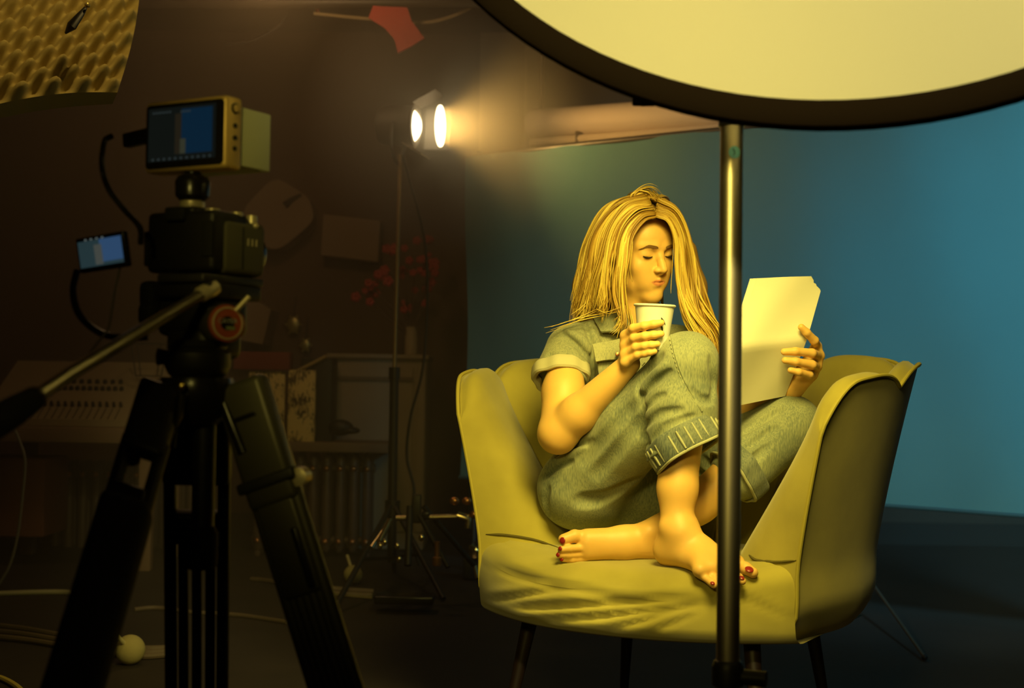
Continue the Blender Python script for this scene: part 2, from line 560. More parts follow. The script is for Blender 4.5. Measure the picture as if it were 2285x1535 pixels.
# ---------------------------------------------------------------- round diffuser panel on its stand
def softbox():
    n = V3(SB_N)                       # the near face looks at the camera side
    C = V3(SB_C)
    t = thing('round_diffuser', C, 'large round glowing fabric diffuser with a black rim at the top', 'light diffuser')
    x, y, d = frame(n)
    # rim: flat black band with a soft edge
    prof = [(SB_R, -0.012), (SB_R + 0.004, 0.0), (SB_R + 0.002, 0.012), (SB_R - 0.006, 0.017), (SB_R - 0.03, 0.016), (SB_R - 0.036, 0.012), (SB_R - 0.034, 0.0), (SB_R - 0.03, -0.012)]
    x_, y_, _ = frame(n)
    mb = MB()
    a = np.linspace(0, 2 * np.pi, 128, endpoint=False)
    G = np.array([[C + n * h + r * (math.cos(q) * x_ + math.sin(q) * y_) for q in a] for r, h in prof + prof[:1]])
    mb.grid(G[::-1], closed_u=True)
    obj('rim', mb, mat('rim_black', (0.012, 0.008, 0.005), 0.95, bump=(400, 0.2, 0.001), spec=0.0), t)
    # translucent face
    Mf = bpy.data.materials.new('diffuser_fabric'); Mf.use_nodes = True
    nt = Mf.node_tree; nt.nodes.clear()
    tr = nt.nodes.new('ShaderNodeBsdfTranslucent'); tr.inputs[0].default_value = (0.9, 0.86, 0.72, 1)
    df = nt.nodes.new('ShaderNodeBsdfDiffuse'); df.inputs[0].default_value = (0.82, 0.78, 0.56, 1)
    mx = nt.nodes.new('ShaderNodeMixShader'); mx.inputs[0].default_value = 0.7
    out = nt.nodes.new('ShaderNodeOutputMaterial')
    nt.links.new(tr.outputs[0], mx.inputs[1]); nt.links.new(df.outputs[0], mx.inputs[2]); nt.links.new(mx.outputs[0], out.inputs[0])
    MATS['diffuser_fabric'] = Mf
    rr = SB_R - 0.032
    prof = [(1e-7, 0.035), (rr * 0.3, 0.033), (rr * 0.6, 0.024), (rr * 0.85, 0.011), (rr, 0.0)]
    G = np.array([[C + n * h + r * (math.cos(q) * x_ + math.sin(q) * y_) for q in a] for r, h in prof])
    obj('diffuser', MB().grid(G, closed_u=True), Mf, t, auto=0)
    obj('strap_tab', MB().box(P(1437, 226, 2.09), (0.034, 0.02, 0.012), bev=0.003), MATS['rim_black'], t)
    for k in range(3):        # spring clips that hold the rim to the crossbar
        e = math.cos(1.2 + k * 2.09) * x_ + math.sin(1.2 + k * 2.09) * y_
        obj('clip', MB().box(C - n * 0.055 + e * (SB_R - 0.02), (0.05, 0.03, 0.03), bev=0.006), mat('black_plastic', (0.02, 0.018, 0.016), 0.45), t)
    # light stand
    top, bot = P(1633, 278, 2.18), P(1624, 1482, 2.18)
    s = thing('light_stand', (bot[0], bot[1], 0), 'brushed steel light stand pole in front of the armchair', 'light stand')
    dirv = (top - bot) / np.linalg.norm(top - bot)
    ptop = bot + dirv * (SB_C[2] - bot[2] + 0.02)
    ms = bpy.data.materials.new('brushed_steel'); ms.use_nodes = True
    nt = ms.node_tree; b = nt.nodes['Principled BSDF']
    b.inputs['Base Color'].default_value = (0.88, 0.78, 0.55, 1); b.inputs['Metallic'].default_value = 1.0; b.inputs['Roughness'].default_value = 0.40
    tc = nt.nodes.new('ShaderNodeTexCoord'); mp = nt.nodes.new('ShaderNodeMapping'); mp.inputs['Scale'].default_value = (300, 300, 4)
    nz = nt.nodes.new('ShaderNodeTexNoise'); nz.inputs['Scale'].default_value = 1.0
    bp = nt.nodes.new('ShaderNodeBump'); bp.inputs['Strength'].default_value = 0.08; bp.inputs['Distance'].default_value = 0.001
    nt.links.new(tc.outputs['Object'], mp.inputs[0]); nt.links.new(mp.outputs[0], nz.inputs['Vector']); nt.links.new(nz.outputs[0], bp.inputs['Height']); nt.links.new(bp.outputs[0], b.inputs['Normal'])
    MATS['brushed_steel'] = ms
    obj('pole', MB().cyl(bot, ptop, 0.0178, seg=40), ms, s)
    obj('top_clamp', MB().cyl(top - dirv * 0.003, top + dirv * 0.05, 0.0205, seg=32), MATS['black_plastic'], s)
    bx = MB().tube([ptop - dirv * 0.03, C - n * 0.10, C - n * 0.10 + V3((0.66, 0, 0))], 0.012, 16)
    obj('boom', bx, MATS['steel_dark'], s)
    obj('tilt_joint', MB().ball(ptop - dirv * 0.03, 0.03), MATS['black_plastic'], s)
    obj('collar', MB().lathe(bot - dirv * 0.035, dirv, [(0.019, 0), (0.024, 0.004), (0.024, 0.03), (0.021, 0.04), (0.0185, 0.042)], 32), MATS['black_plastic'], s)
    low = V3((bot[0] - dirv[0] * bot[2], bot[1] - dirv[1] * bot[2], 0.10))
    obj('lower_tube', MB().cyl(low, bot - dirv * 0.03, 0.017, seg=24), MATS['steel_dark'], s)
    hub = low + dirv * 0.14
    for k in range(3):
        q = R(100 + 120 * k)
        e = V3((hub[0] + 0.48 * math.cos(q), hub[1] + 0.48 * math.sin(q), 0.012))
        lg = obj('leg', MB().tube([hub + [0.02 * math.cos(q), 0.02 * math.sin(q), 0], e], 0.011, 12), MATS['steel_dark'], s)
        obj('foot', MB().ball(e, 0.014), MATS['black_plastic'], lg)
    obj('knob', MB().cyl(bot - dirv * 0.018 + [0.02, -0.005, 0], bot - dirv * 0.018 + [0.055, -0.02, 0], 0.012), MATS['black_plastic'], s)
    # made-up lamp head and arm around the added key light, unseen behind the diffuser
    kd = V3((0.30, 3.25, 0.72)) - V3(KEY_P); kd /= np.linalg.norm(kd)
    hd_ = obj('added_lamp_head', MB().lathe(V3(KEY_P) - kd * 0.16, kd, [(0.06, 0.0), (0.10, 0.02), (0.29, 0.145), (0.292, 0.152), (0.284, 0.152)], 40), MATS['black_plastic'], s)
    obj('added_lamp_arm', MB().tube([V3(KEY_P) - kd * 0.15, V3((KEY_P[0], KEY_P[1], C[2] - 0.02))], 0.012, 12), MATS['steel_dark'], s)
    # round blue sticker wrapped on the pole
    cc = bot + dirv * ((P(1637, 339, 2.16)[2] - bot[2]) / dirv[2])
    G = []
    for i in range(9):
        row = []
        for j in range(24):
            q = 2 * math.pi * j / 24
            rr = 0.0095 * i / 8
            aa = -math.pi / 2 + 0.12 + rr * math.cos(q) / 0.018
            row.append(cc + [0.0181 * math.cos(aa), 0.0181 * math.sin(aa), rr * math.sin(q)])
        G.append(row)
    st = obj('sticker', MB().grid(G, closed_u=True), mat('sticker_blue', (0.30, 0.80, 0.95), 0.6), s, auto=0)
    G = []
    for i in range(7):
        tt = i / 6
        aa = -math.pi / 2 + 0.12 + (0.003 * math.sin(tt * 3.0) - 0.003) / 0.018
        G.append(cc + [0.0184 * math.cos(aa), 0.0184 * math.sin(aa), 0.005 - 0.010 * tt])
    obj('mark', MB().tube(G, 0.0006, 6), mat('sticker_mark', (0.03, 0.18, 0.30), 0.6), st)
softbox()

# ================================================================= armchair
CH_M = np.array([0.266, 3.168, 0.0]); CH_A = R(30)
CU = np.array([math.cos(CH_A), -math.sin(CH_A), 0]); CV = np.array([math.sin(CH_A), math.cos(CH_A), 0])
def CW(u, v, z):
    return CH_M + u * CU + v * CV + np.array([0, 0, z])
def chair():
    t = thing('armchair', CW(0, 0.3, 0), 'mustard velvet tub armchair with scalloped back that the person sits in', 'armchair')
    Mv = mat('velvet_mustard', (0.44, 0.37, 0.065), 0.85, sheen=0.35, bump=(220, 0.10, 0.001), var=(5.5, (0.30, 0.25, 0.042), 0.20))
    half = catmull([(0.385, 0), (0.425, 0.15), (0.445, 0.30), (0.425, 0.46), (0.345, 0.60), (0.19, 0.68), (0, 0.705)], 16)[:, :2]
    path = np.vstack([half, (half * [-1, 1])[::-1][1:]])           # right front -> back -> left front
    d = np.r_[0, np.cumsum(np.linalg.norm(np.diff(path, axis=0), axis=1))]
    LT = d[-1]
    def at(s):
        p = np.array([np.interp(s, d, path[:, 0]), np.interp(s, d, path[:, 1])])
        e = 0.02
        q = np.array([np.interp(min(s + e, LT), d, path[:, 0]) - np.interp(max(s - e, 0), d, path[:, 0]), np.interp(min(s + e, LT), d, path[:, 1]) - np.interp(max(s - e, 0), d, path[:, 1])])
        q /= np.linalg.norm(q)
        return p, np.array([q[1], -q[0]])                          # point, outward normal
    NL = 7; LL = LT / NL
    def ztop(s):
        f = (s / LL) % 1.0 if s < LT - 1e-6 else 1.0
        back = math.sin(math.pi * s / LT)
        e = min(s, LT - s)
        base = 0.862 + 0.085 * back ** 0.8
        end = 0.0 if e > 0.10 else 0.05 * (1 - e / 0.10) ** 2
        return base - 0.038 * abs(2 * f - 1) ** 3 - end
    ZB = 0.325
    def outer(s, z):
        p, n = at(s)
        zt = ztop(s)
        h = (z - ZB) / (zt - ZB)
        off = 0.085 * max(0, (z - 0.48) / 0.42) ** 1.2 - 0.05 * max(0, 1 - h * 6) ** 2
        return p + n * off, n
    # outer shell
    ns, nz = 168, 22
    G = np.zeros((nz + 2, ns + 1, 3))
    for i in range(ns + 1):
        s = LT * i / ns
        zt = ztop(s)
        for j in range(nz + 1):
            z = ZB + (zt - ZB) * j / nz
            p, n = outer(s, z)
            G[j + 1, i] = CW(p[0], p[1], z)
        p, n = outer(s, ZB)
        G[0, i] = CW(p[0] * 0.6, 0.25 + (p[1] - 0.25) * 0.6, ZB + 0.004)
    obj('shell', MB().grid(G[:, ::-1]), Mv, t, auto=60)
    # padded petals
    solid = []
    for k in range(NL):
        nf, ng = 22, 26
        G = np.zeros((nf + 1, ng + 1, 3))
        for i in range(nf + 1):
            f = i / nf
            s = (k + f) * LL
            e = min(s, LT - s)
            zt = ztop(min(max(s, 1e-4), LT - 1e-4)) if 0 < f < 1 else ztop((k + (1e-4 if f == 0 else 1 - 1e-4)) * LL)
            w = math.sqrt(max(0, 1 - (1 - min(1, e / 0.04)) ** 2)) if (k in (0, NL - 1) and e < 0.04) else 1.0
            bulge = (1 - abs(2 * f - 1) ** 2.6)
            for j in range(ng + 1):
                g = j / ng
                if g < 0.72:
                    h = g / 0.72
                    z = 0.44 + (zt - 0.035 - 0.44) * h
                    th = (0.150 * (1 - h) ** 1.25 + 0.034) + bulge * (0.036 - 0.012 * h)
                else:
                    q = (g - 0.72) / 0.28 * math.pi
                    th1 = 0.032 + bulge * 0.024
                    th = th1 * 0.5 + th1 * 0.5 * math.cos(q)
                    z = zt - 0.035 + (0.035 + 0.010 * bulge) * math.sin(q) ** 0.8 * (1.0) + 0.035 * (q / math.pi) ** 2 * 0.0
                    if q > math.pi / 2: z = max(z, zt - 0.004)
                p, n = outer(s, min(z, zt))
                p = p - n * (th * w + 0.002)
                G[i, j] = CW(p[0], p[1], z)
        pm = MB().grid(G); solid.append(pm.arr())
        obj('petal', pm, Mv, t, auto=0)
    # piping along the scalloped edge and down both front corners
    pts = []
    p, n = outer(0.004, ZB)
    for z in np.linspace(ZB + 0.004, ztop(1e-3) - 0.01, 16):
        p, n = outer(0.003, z); pts.append(CW(*(p + n * 0.001), z))
    for i in range(1, 300):
        s = LT * i / 300; p, n = outer(s, ztop(s)); pts.append(CW(*(p + n * 0.003), ztop(s) + 0.002))
    for z in np.linspace(ztop(LT - 1e-3) - 0.01, ZB + 0.004, 16):
        p, n = outer(LT - 0.003, z); pts.append(CW(*(p + n * 0.001), z))
    obj('piping', MB().tube(pts, 0.0045, 8), mat('velvet_piping', (0.42, 0.35, 0.06), 0.8), t)
    # seat
    nu = 72
    def vfront(u):
        return -0.155 * max(0, 1 - abs(u / 0.385) ** 2.2) + 0.004
    rows = []
    for i in range(nu + 1):
        u = -0.384 + 0.768 * i / nu
        vf = vfront(u)
        ztp = 0.472 + 0.03 * abs(u / 0.385) ** 3
        prof = []
        for v in np.linspace(0.55, vf + 0.075, 16):
            prof.append((v, ztp + 0.012 * math.sin(math.pi * min(1, max(0, (v + 0.1) / 0.6)))))
        for q in np.linspace(0, math.pi / 2, 9)[1:]:
            prof.append((vf + 0.075 - 0.075 * math.sin(q), ztp - 0.055 + 0.055 * math.cos(q)))
        for z in np.linspace(ztp - 0.055, ZB + 0.03, 10)[1:]:
            prof.append((vf - 0.006 * math.sin((ztp - 0.055 - z) / 0.09 * math.pi), z))
        for q in np.linspace(0, math.pi / 2, 5)[1:]:
            prof.append((vf + 0.05 - 0.05 * math.cos(q), ZB + 0.03 - 0.03 * math.sin(q)))
        prof.append((vf + 0.2, ZB)); prof.append((0.5, ZB))
        row = []
        for (v, z) in prof:
            # cloth pulled into diagonal folds under the feet
            front = max(0, min(1, (0.12 - (v - vf)) / 0.12)) * max(0, min(1, (z - ZB) / 0.05))
            fold = 0
            for (a0, b0, sl, wd, am, lo, hi) in FOLDS:
                dd = (z - (b0 + sl * (u - a0))) / wd
                fold -= am * math.exp(-dd * dd) * (1 / (1 + math.exp(-(u - lo) / 0.02))) * (1 / (1 + math.exp((u - hi) / 0.02)))
                dd = (z - (b0 + sl * (u - a0)) - wd * 2.1) / (wd * 1.6)
                fold += 0.6 * am * math.exp(-dd * dd) * (1 / (1 + math.exp(-(u - lo) / 0.03))) * (1 / (1 + math.exp((u - hi) / 0.03)))
            row.append(CW(u, v - fold * front, z + 0.5 * fold * front))
        rows.append(row)
    sg = MB().grid(np.array(rows)[:, ::-1])
    obj('seat', sg, Mv, t, auto=0)
    # dark strips painting the shade where the arm pads meet the seat
    solid.append(sg.arr())
    sb_ = bvh_of(tuple(join(*solid)))
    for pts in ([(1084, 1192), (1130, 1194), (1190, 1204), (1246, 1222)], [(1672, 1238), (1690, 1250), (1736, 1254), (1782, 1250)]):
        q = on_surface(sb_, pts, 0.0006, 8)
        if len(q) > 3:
            obj('crease_shade', MB().tube(q, np.interp(np.linspace(0, 1, len(q)), [0, 0.2, 0.8, 1], [0.0010, 0.0032, 0.0030, 0.0008]), 8), mat('crease_shade_dark', (0.10, 0.08, 0.015), 0.9), t)
    for (u, v) in ((-0.27, 0.05), (0.27, 0.05), (-0.24, 0.52), (0.24, 0.52)):
        a = CW(u, v, ZB + 0.01); b = CW(u * 1.18, v + (v - 0.28) * 0.25, 0.0)
        obj('leg', MB().tube([a, b], [0.019, 0.010], 14), mat('leg_wood', (0.022, 0.011, 0.007), 0.5), t)
FOLDS = [  # start u, start z, slope, width, depth, from, to
    (0.00, 0.398, 0.14, 0.008, 0.015, -0.20, 0.20),
    (-0.05, 0.365, 0.18, 0.007, 0.013, -0.24, 0.22),
    (-0.12, 0.428, -0.07, 0.007, 0.012, -0.30, 0.06),
    (0.05, 0.356, 0.34, 0.006, 0.009, -0.04, 0.16),
    (0.12, 0.350, 0.50, 0.006, 0.008, 0.06, 0.20),
    (-0.20, 0.395, 0.22, 0.007, 0.010, -0.30, -0.10),
    (-0.26, 0.452, -0.15, 0.006, 0.007, -0.33, -0.16),
    (0.30, 0.425, -0.5, 0.006, 0.007, 0.25, 0.36),
]
chair()

# ================================================================= the person in the armchair
PERSON = thing('person', CW(0.0, 0.15, 0.47), 'long haired blonde person in denim sitting curled up in the armchair, reading', 'person')
Msk = mat('skin', (0.82, 0.50, 0.15), 0.5, sss=0.25, bump=(300, 0.05, 0.001), var=(14, (0.78, 0.46, 0.13), 0.3))
_n = Msk.node_tree; _b = _n.nodes['Principled BSDF']
_s = _b.inputs['Base Color'].links[0].from_socket
_a = _n.nodes.new('ShaderNodeAttribute'); _a.attribute_name = 'lip'
_m = _n.nodes.new('ShaderNodeMixRGB'); _m.inputs[2].default_value = (0.66, 0.25, 0.11, 1)
_n.links.new(_a.outputs['Fac'], _m.inputs[0]); _n.links.new(_s, _m.inputs[1]); _n.links.new(_m.outputs[0], _b.inputs['Base Color'])
Mnail = mat('nail_red', (0.28, 0.02, 0.02), 0.25)

def denim(name, c1, c2, sc=1.0):
    if name in MATS: return MATS[name]
    M = bpy.data.materials.new(name); M.use_nodes = True
    nt = M.node_tree; b = nt.nodes['Principled BSDF']
    b.inputs['Roughness'].default_value = 0.9; b.inputs['Sheen Weight'].default_value = 0.15
    b.inputs['Specular IOR Level'].default_value = 0.2
    tc = nt.nodes.new('ShaderNodeTexCoord')
    n1 = nt.nodes.new('ShaderNodeTexNoise'); n1.inputs['Scale'].default_value = 9; n1.inputs['Detail'].default_value = 5
    mp = nt.nodes.new('ShaderNodeMapping'); mp.inputs['Scale'].default_value = (420, 420, 70)
    n2 = nt.nodes.new('ShaderNodeTexNoise'); n2.inputs['Scale'].default_value = 1.0; n2.inputs['Detail'].default_value = 2
    nt.links.new(tc.outputs['Object'], n1.inputs['Vector']); nt.links.new(tc.outputs['Object'], mp.inputs[0]); nt.links.new(mp.outputs[0], n2.inputs['Vector'])
    ad = nt.nodes.new('ShaderNodeMath'); ad.operation = 'MULTIPLY_ADD'; ad.inputs[1].default_value = 0.55
    nt.links.new(n2.outputs['Fac'], ad.inputs[0])
    hm = nt.nodes.new('ShaderNodeMath'); hm.operation = 'MULTIPLY'; hm.inputs[1].default_value = 0.5
    nt.links.new(n1.outputs['Fac'], hm.inputs[0]); nt.links.new(hm.outputs[0], ad.inputs[2])
    r = nt.nodes.new('ShaderNodeValToRGB')
    r.color_ramp.elements[0].position = 0.40; r.color_ramp.elements[1].position = 0.62
    r.color_ramp.elements[0].color = (*c2, 1); r.color_ramp.elements[1].color = (*c1, 1)
    nt.links.new(ad.outputs[0], r.inputs['Fac']); nt.links.new(r.outputs['Color'], b.inputs['Base Color'])
    bp = nt.nodes.new('ShaderNodeBump'); bp.inputs['Strength'].default_value = 0.25; bp.inputs['Distance'].default_value = 0.001
    nt.links.new(n2.outputs['Fac'], bp.inputs['Height']); nt.links.new(bp.outputs[0], b.inputs['Normal'])
    MATS[name] = M
    return M
Mden = denim('denim', (0.31, 0.325, 0.20), (0.155, 0.18, 0.135))
Mdenl = denim('denim_shirt', (0.38, 0.375, 0.22), (0.22, 0.235, 0.16))
Mcuff = mat('cuff_pale', (0.52, 0.48, 0.30), 0.9, bump=(500, 0.2, 0.001))
Mcuffd = denim('denim_cuff', (0.20, 0.22, 0.17), (0.08, 0.10, 0.10))
Mhem = mat('hem_pale', (0.40, 0.40, 0.26), 0.9)

# ---- joints (pixel, pixel, depth)
J = {k: P(*v) for k, v in dict(
    hipR=(1305, 1080, 3.36), kneeR=(1528, 815, 3.13), ankR=(1510, 1180, 3.07),
    hipL=(1470, 1085, 3.52), kneeL=(1762, 950, 3.30), ankL=(1482, 1188, 3.20),
    shR=(1268, 785, 3.40), elR=(1245, 968, 3.26), wrR=(1404, 812, 3.165),
    shL=(1515, 775, 3.56), elL=(1632, 935, 3.44), wrL=(1768, 868, 3.29),
    neck=(1405, 735, 3.48), chest=(1392, 860, 3.50), waist=(1385, 985, 3.52), pelvis=(1385, 1085, 3.47)).items()}

# ---- head, modelled upright in its own frame (metres; x to the person's left, y forward, z up)
HY, HP, HR = R(33), R(9), R(5)
hf0 = np.array([math.sin(HY), -math.cos(HY), 0.0])
hx0 = np.array([math.cos(HY), math.sin(HY), 0.0])
hz0 = np.array([0, 0, 1.0])
hf = math.cos(HP) * hf0 - math.sin(HP) * hz0
hz = math.sin(HP) * hf0 + math.cos(HP) * hz0
hx = math.cos(HR) * hx0 + math.sin(HR) * hz
hz = -math.sin(HR) * hx0 + math.cos(HR) * hz
HS = 1.0
HO = P(1468, 566, 3.38) - 0.072 * hf
HM = np.stack([hx, hf, hz], 1)
def H2W(v):
    return np.asarray(v) * HS @ HM.T + HO

def head_mesh():
    f = SDF((-0.09, -0.13, -0.20), (0.09, 0.13, 0.135), 0.0017)
    c = 0.01
    f.ell((0, -0.020, 0.030), (0.074, 0.092, 0.086))
    f.ell((0, 0.022, -0.036), (0.0565, 0.0575, 0.077), k=0.02)
    f.ell((0, 0.040, 0.030), (0.058, 0.044, 0.055), k=0.02)               # forehead
    f.ell((0, 0.058, -0.103), (0.024, 0.021, 0.019), k=0.03)             # chin
    for s in (-1, 1):
        f.ell((s * 0.043, 0.012, -0.075), (0.016, 0.028, 0.018), k=0.025) # jaw
        f.ell((s * 0.040, 0.050, -0.030), (0.020, 0.020, 0.020), k=0.022) # cheek
        f.ell((s * 0.026, 0.058, -0.058), (0.016, 0.014, 0.024), k=0.02)
        f.cone((s * 0.013, 0.076, 0.017), (s * 0.043, 0.060, 0.017), 0.009, 0.008, k=0.012)   # brow
    for s in (-1, 1):
        f.ell((s * 0.031, 0.086, -0.002), (0.019, 0.013, 0.0105), k=0.010, mode='sub')        # socket
        f.ell((s * 0.0315, 0.0622, -0.002), (0.0160, 0.0138, 0.0125), k=0.009)                # closed lid over the eyeball
        f.cone((s * 0.018, 0.0785, -0.0085), (s * 0.0445, 0.0715, -0.0070), 0.0012, 0.0012, k=0.002, mode='sub')
    f.chain([(0, 0.074, 0.012), (0, 0.082, -0.006), (0, 0.0915, -0.026), (0, 0.0965, -0.036)], [0.0075, 0.0065, 0.0075, 0.0088], k=0.010)
    for s in (-1, 1):
        f.ell((s * 0.0105, 0.0860, -0.0385), (0.0075, 0.0095, 0.0065), k=0.006)
    f.cone((0, 0.0905, -0.0445), (0, 0.081, -0.0475), 0.0045, 0.005, k=0.005)
    for s in (-1, 1):
        f.ell((s * 0.0062, 0.0905, -0.0455), (0.0033, 0.0050, 0.0028), k=0.002, mode='sub')
    # mouth
    f.ell((0, 0.066, -0.067), (0.028, 0.0125, 0.021), k=0.014)
    f.cone((-0.018, 0.0715, -0.0655), (0, 0.0797, -0.0628), 0.0028, 0.0040, k=0.005)
    f.cone((0.018, 0.0715, -0.0655), (0, 0.0797, -0.0628), 0.0028, 0.0040, k=0.005)
    f.cone((-0.013, 0.0720, -0.0722), (0, 0.0752, -0.0735), 0.0042, 0.0050, k=0.006); f.cone((0.013, 0.0720, -0.0722), (0, 0.0752, -0.0735), 0.0042, 0.0050, k=0.006)
    f.cone((-0.0170, 0.0765, -0.0668), (0.0, 0.0842, -0.0684), 0.0006, 0.0013, k=0.0025, mode='sub')
    f.cone((0.0170, 0.0765, -0.0668), (0.0, 0.0842, -0.0684), 0.0006, 0.0013, k=0.0025, mode='sub')
    f.ell((0, 0.0855, -0.0855), (0.014, 0.006, 0.005), k=0.008, mode='sub')
    for s in (-1, 1):                                                     # ears
        f.ell((s * 0.074, -0.012, -0.012), (0.008, 0.018, 0.030), k=0.006)
    # neck towards the shoulders
    nb = (J['neck'] - HO) @ HM
    f.cone((0, -0.022, -0.06), nb, 0.050, 0.052, k=0.03)
    v, q = f.mesh()
    z, y, x = v[:, 2], v[:, 1], np.abs(v[:, 0])
    hu = 0.0078 * (1 - (x / 0.0225) ** 1.7) - 0.0012 * np.exp(-(x / 0.0035) ** 2)      # upper lip with its bow
    hl = 0.0100 * (1 - (x / 0.0215) ** 2)
    dz = np.where(z > -0.0672, hu - (z + 0.0672), hl + (z + 0.0672))
    lip = np.clip(dz / 0.0022 + 0.4, 0, 1) * (y > 0.06)
    return v, q, lip

hv, hq, lipv = head_mesh()
hw = H2W(hv)

def nail(c, n, along, w=0.006, l=0.007, mat_=None, name='toenail', par=None):
    x = np.cross(V3(along), V3(n)); x /= np.linalg.norm(x)
    y = V3(along) / np.linalg.norm(along); nn = V3(n) / np.linalg.norm(n)
    rot = np.stack([x, y, nn], 1)
    obj(name, MB().ball(c, (w, l, 0.0022), 12, 8, rot), mat_ or Mnail, par)

# ---- limbs (skin)
def arm_right():
    f = SDF(*bounds([J['shR'], J['elR'], J['wrR'], P(1500, 690, 3.05), P(1500, 690, 3.2)], 0.07), 0.0022)
    sh, el, wr = J['shR'], J['elR'], J['wrR']
    mid = (sh + el) / 2
    f.cone(sh, mid, 0.040, 0.047, 0.01); f.cone(mid, el, 0.047, 0.043, 0.02)
    q = el + (wr - el) * 0.30
    f.cone(el, q, 0.043, 0.041, 0.02); f.cone(q, wr, 0.041, 0.0245, 0.02)
    # palm and fingers around the cup (axis CUP, angle from the left side towards the camera)
    def ring(th, z, r):
        return np.array([CUPX - r * math.cos(th), CUPY - r * math.sin(th), z])
    spec = [  # knuckle height, tip height, start angle, end angle, base radius
        (-0.006, 0.006, 24, 104, 0.0092), (-0.027, -0.018, 22, 106, 0.0094), (-0.047, -0.040, 24, 96, 0.0090), (-0.064, -0.056, 26, 88, 0.0080)]
    kn = []
    for zk, zt, a0, a1, r in spec:
        pts, rad = [], []
        base = ring(R(a0 - 34), CUPZ + zk - 0.016, CUPR + 0.024)
        pts.append(base); rad.append(r * 1.12)
        for i, t in enumerate((0.0, 0.42, 0.74, 1.0)):
            z = CUPZ + zk + (zt - zk) * t
            rc = CUPR + (z - CUPZ) * 0.16 + r * 0.93
            pts.append(ring(R(a0 + (a1 - a0) * t), z, rc + (0.006 if i in (0,) else 0))); rad.append(r * (1.05, 1.0, 0.92, 0.80)[i])
        f.chain(pts, rad, 0.004)
        kn.append(base)
        f.cone(wr + (base - wr) * 0.12, base, 0.0150, r * 1.25, 0.012)
    # thumb goes round the far side of the cup
    tb = wr + np.array([0.012, 0.016, 0.020])
    f.chain([tb, ring(R(-45), CUPZ - 0.030, CUPR + 0.016), ring(R(-80), CUPZ - 0.014, CUPR + 0.011), ring(R(-112), CUPZ - 0.002, CUPR + 0.010)], [0.016, 0.0125, 0.0105, 0.009], 0.008)
    return f.mesh()

def bounds(pts, m):
    a = np.array([V3(p) for p in pts]); m = V3((m, m, m))
    return a.min(0) - m, a.max(0) + m

CUPC = P(1459, 728, 3.125)
CUPX, CUPY, CUPZ = CUPC; CUPR = 0.0375     # centre of the held cup

# script sheet frame (thing is built further down)
def arm_left():
    el, wr = J['elL'], J['wrL']
    f = SDF(*bounds([el, wr, J['shL'], P(1740, 720, 3.2), P(1850, 720, 3.3)], 0.06), 0.0022)
    f.cone(J['shL'], el, 0.047, 0.040, 0.01)
    f.cone(el, el + (wr - el) * 0.35, 0.040, 0.037, 0.02); f.cone(el + (wr - el) * 0.35, wr, 0.037, 0.024, 0.02)
    K = [P(1822, 772, 3.250), P(1828, 794, 3.247), P(1822, 818, 3.247), P(1812, 838, 3.250)]
    for k, r in zip(K, (0.0125, 0.013, 0.0125, 0.0115)):
        f.cone(wr + (k - wr) * 0.10, k, 0.017, r, 0.014)
    f.chain([K[0], P(1817, 760, 3.212), P(1800, 742, 3.196), P(1788, 730, 3.192)], [0.0105, 0.0100, 0.0090, 0.0078], 0.004)
    f.chain([K[1], P(1812, 788, 3.202), P(1775, 784, 3.186), P(1750, 785, 3.184)], [0.0110, 0.0100, 0.0092, 0.0080], 0.004)
    f.chain([K[2], P(1812, 814, 3.204), P(1776, 807, 3.184), P(1752, 804, 3.182)], [0.0108, 0.0100, 0.0090, 0.0078], 0.004)
    f.chain([K[3], P(1806, 836, 3.212), P(1782, 830, 3.190), P(1764, 826, 3.188)], [0.0095, 0.0088, 0.0080, 0.0070], 0.004)
    f.chain([wr + [0.0, 0.0, 0.01], P(1780, 826, 3.300), P(1764, 796, 3.292), P(1752, 776, 3.285)], [0.017, 0.0130, 0.0110, 0.0090], 0.008)   # thumb behind the pages
    return f.mesh()

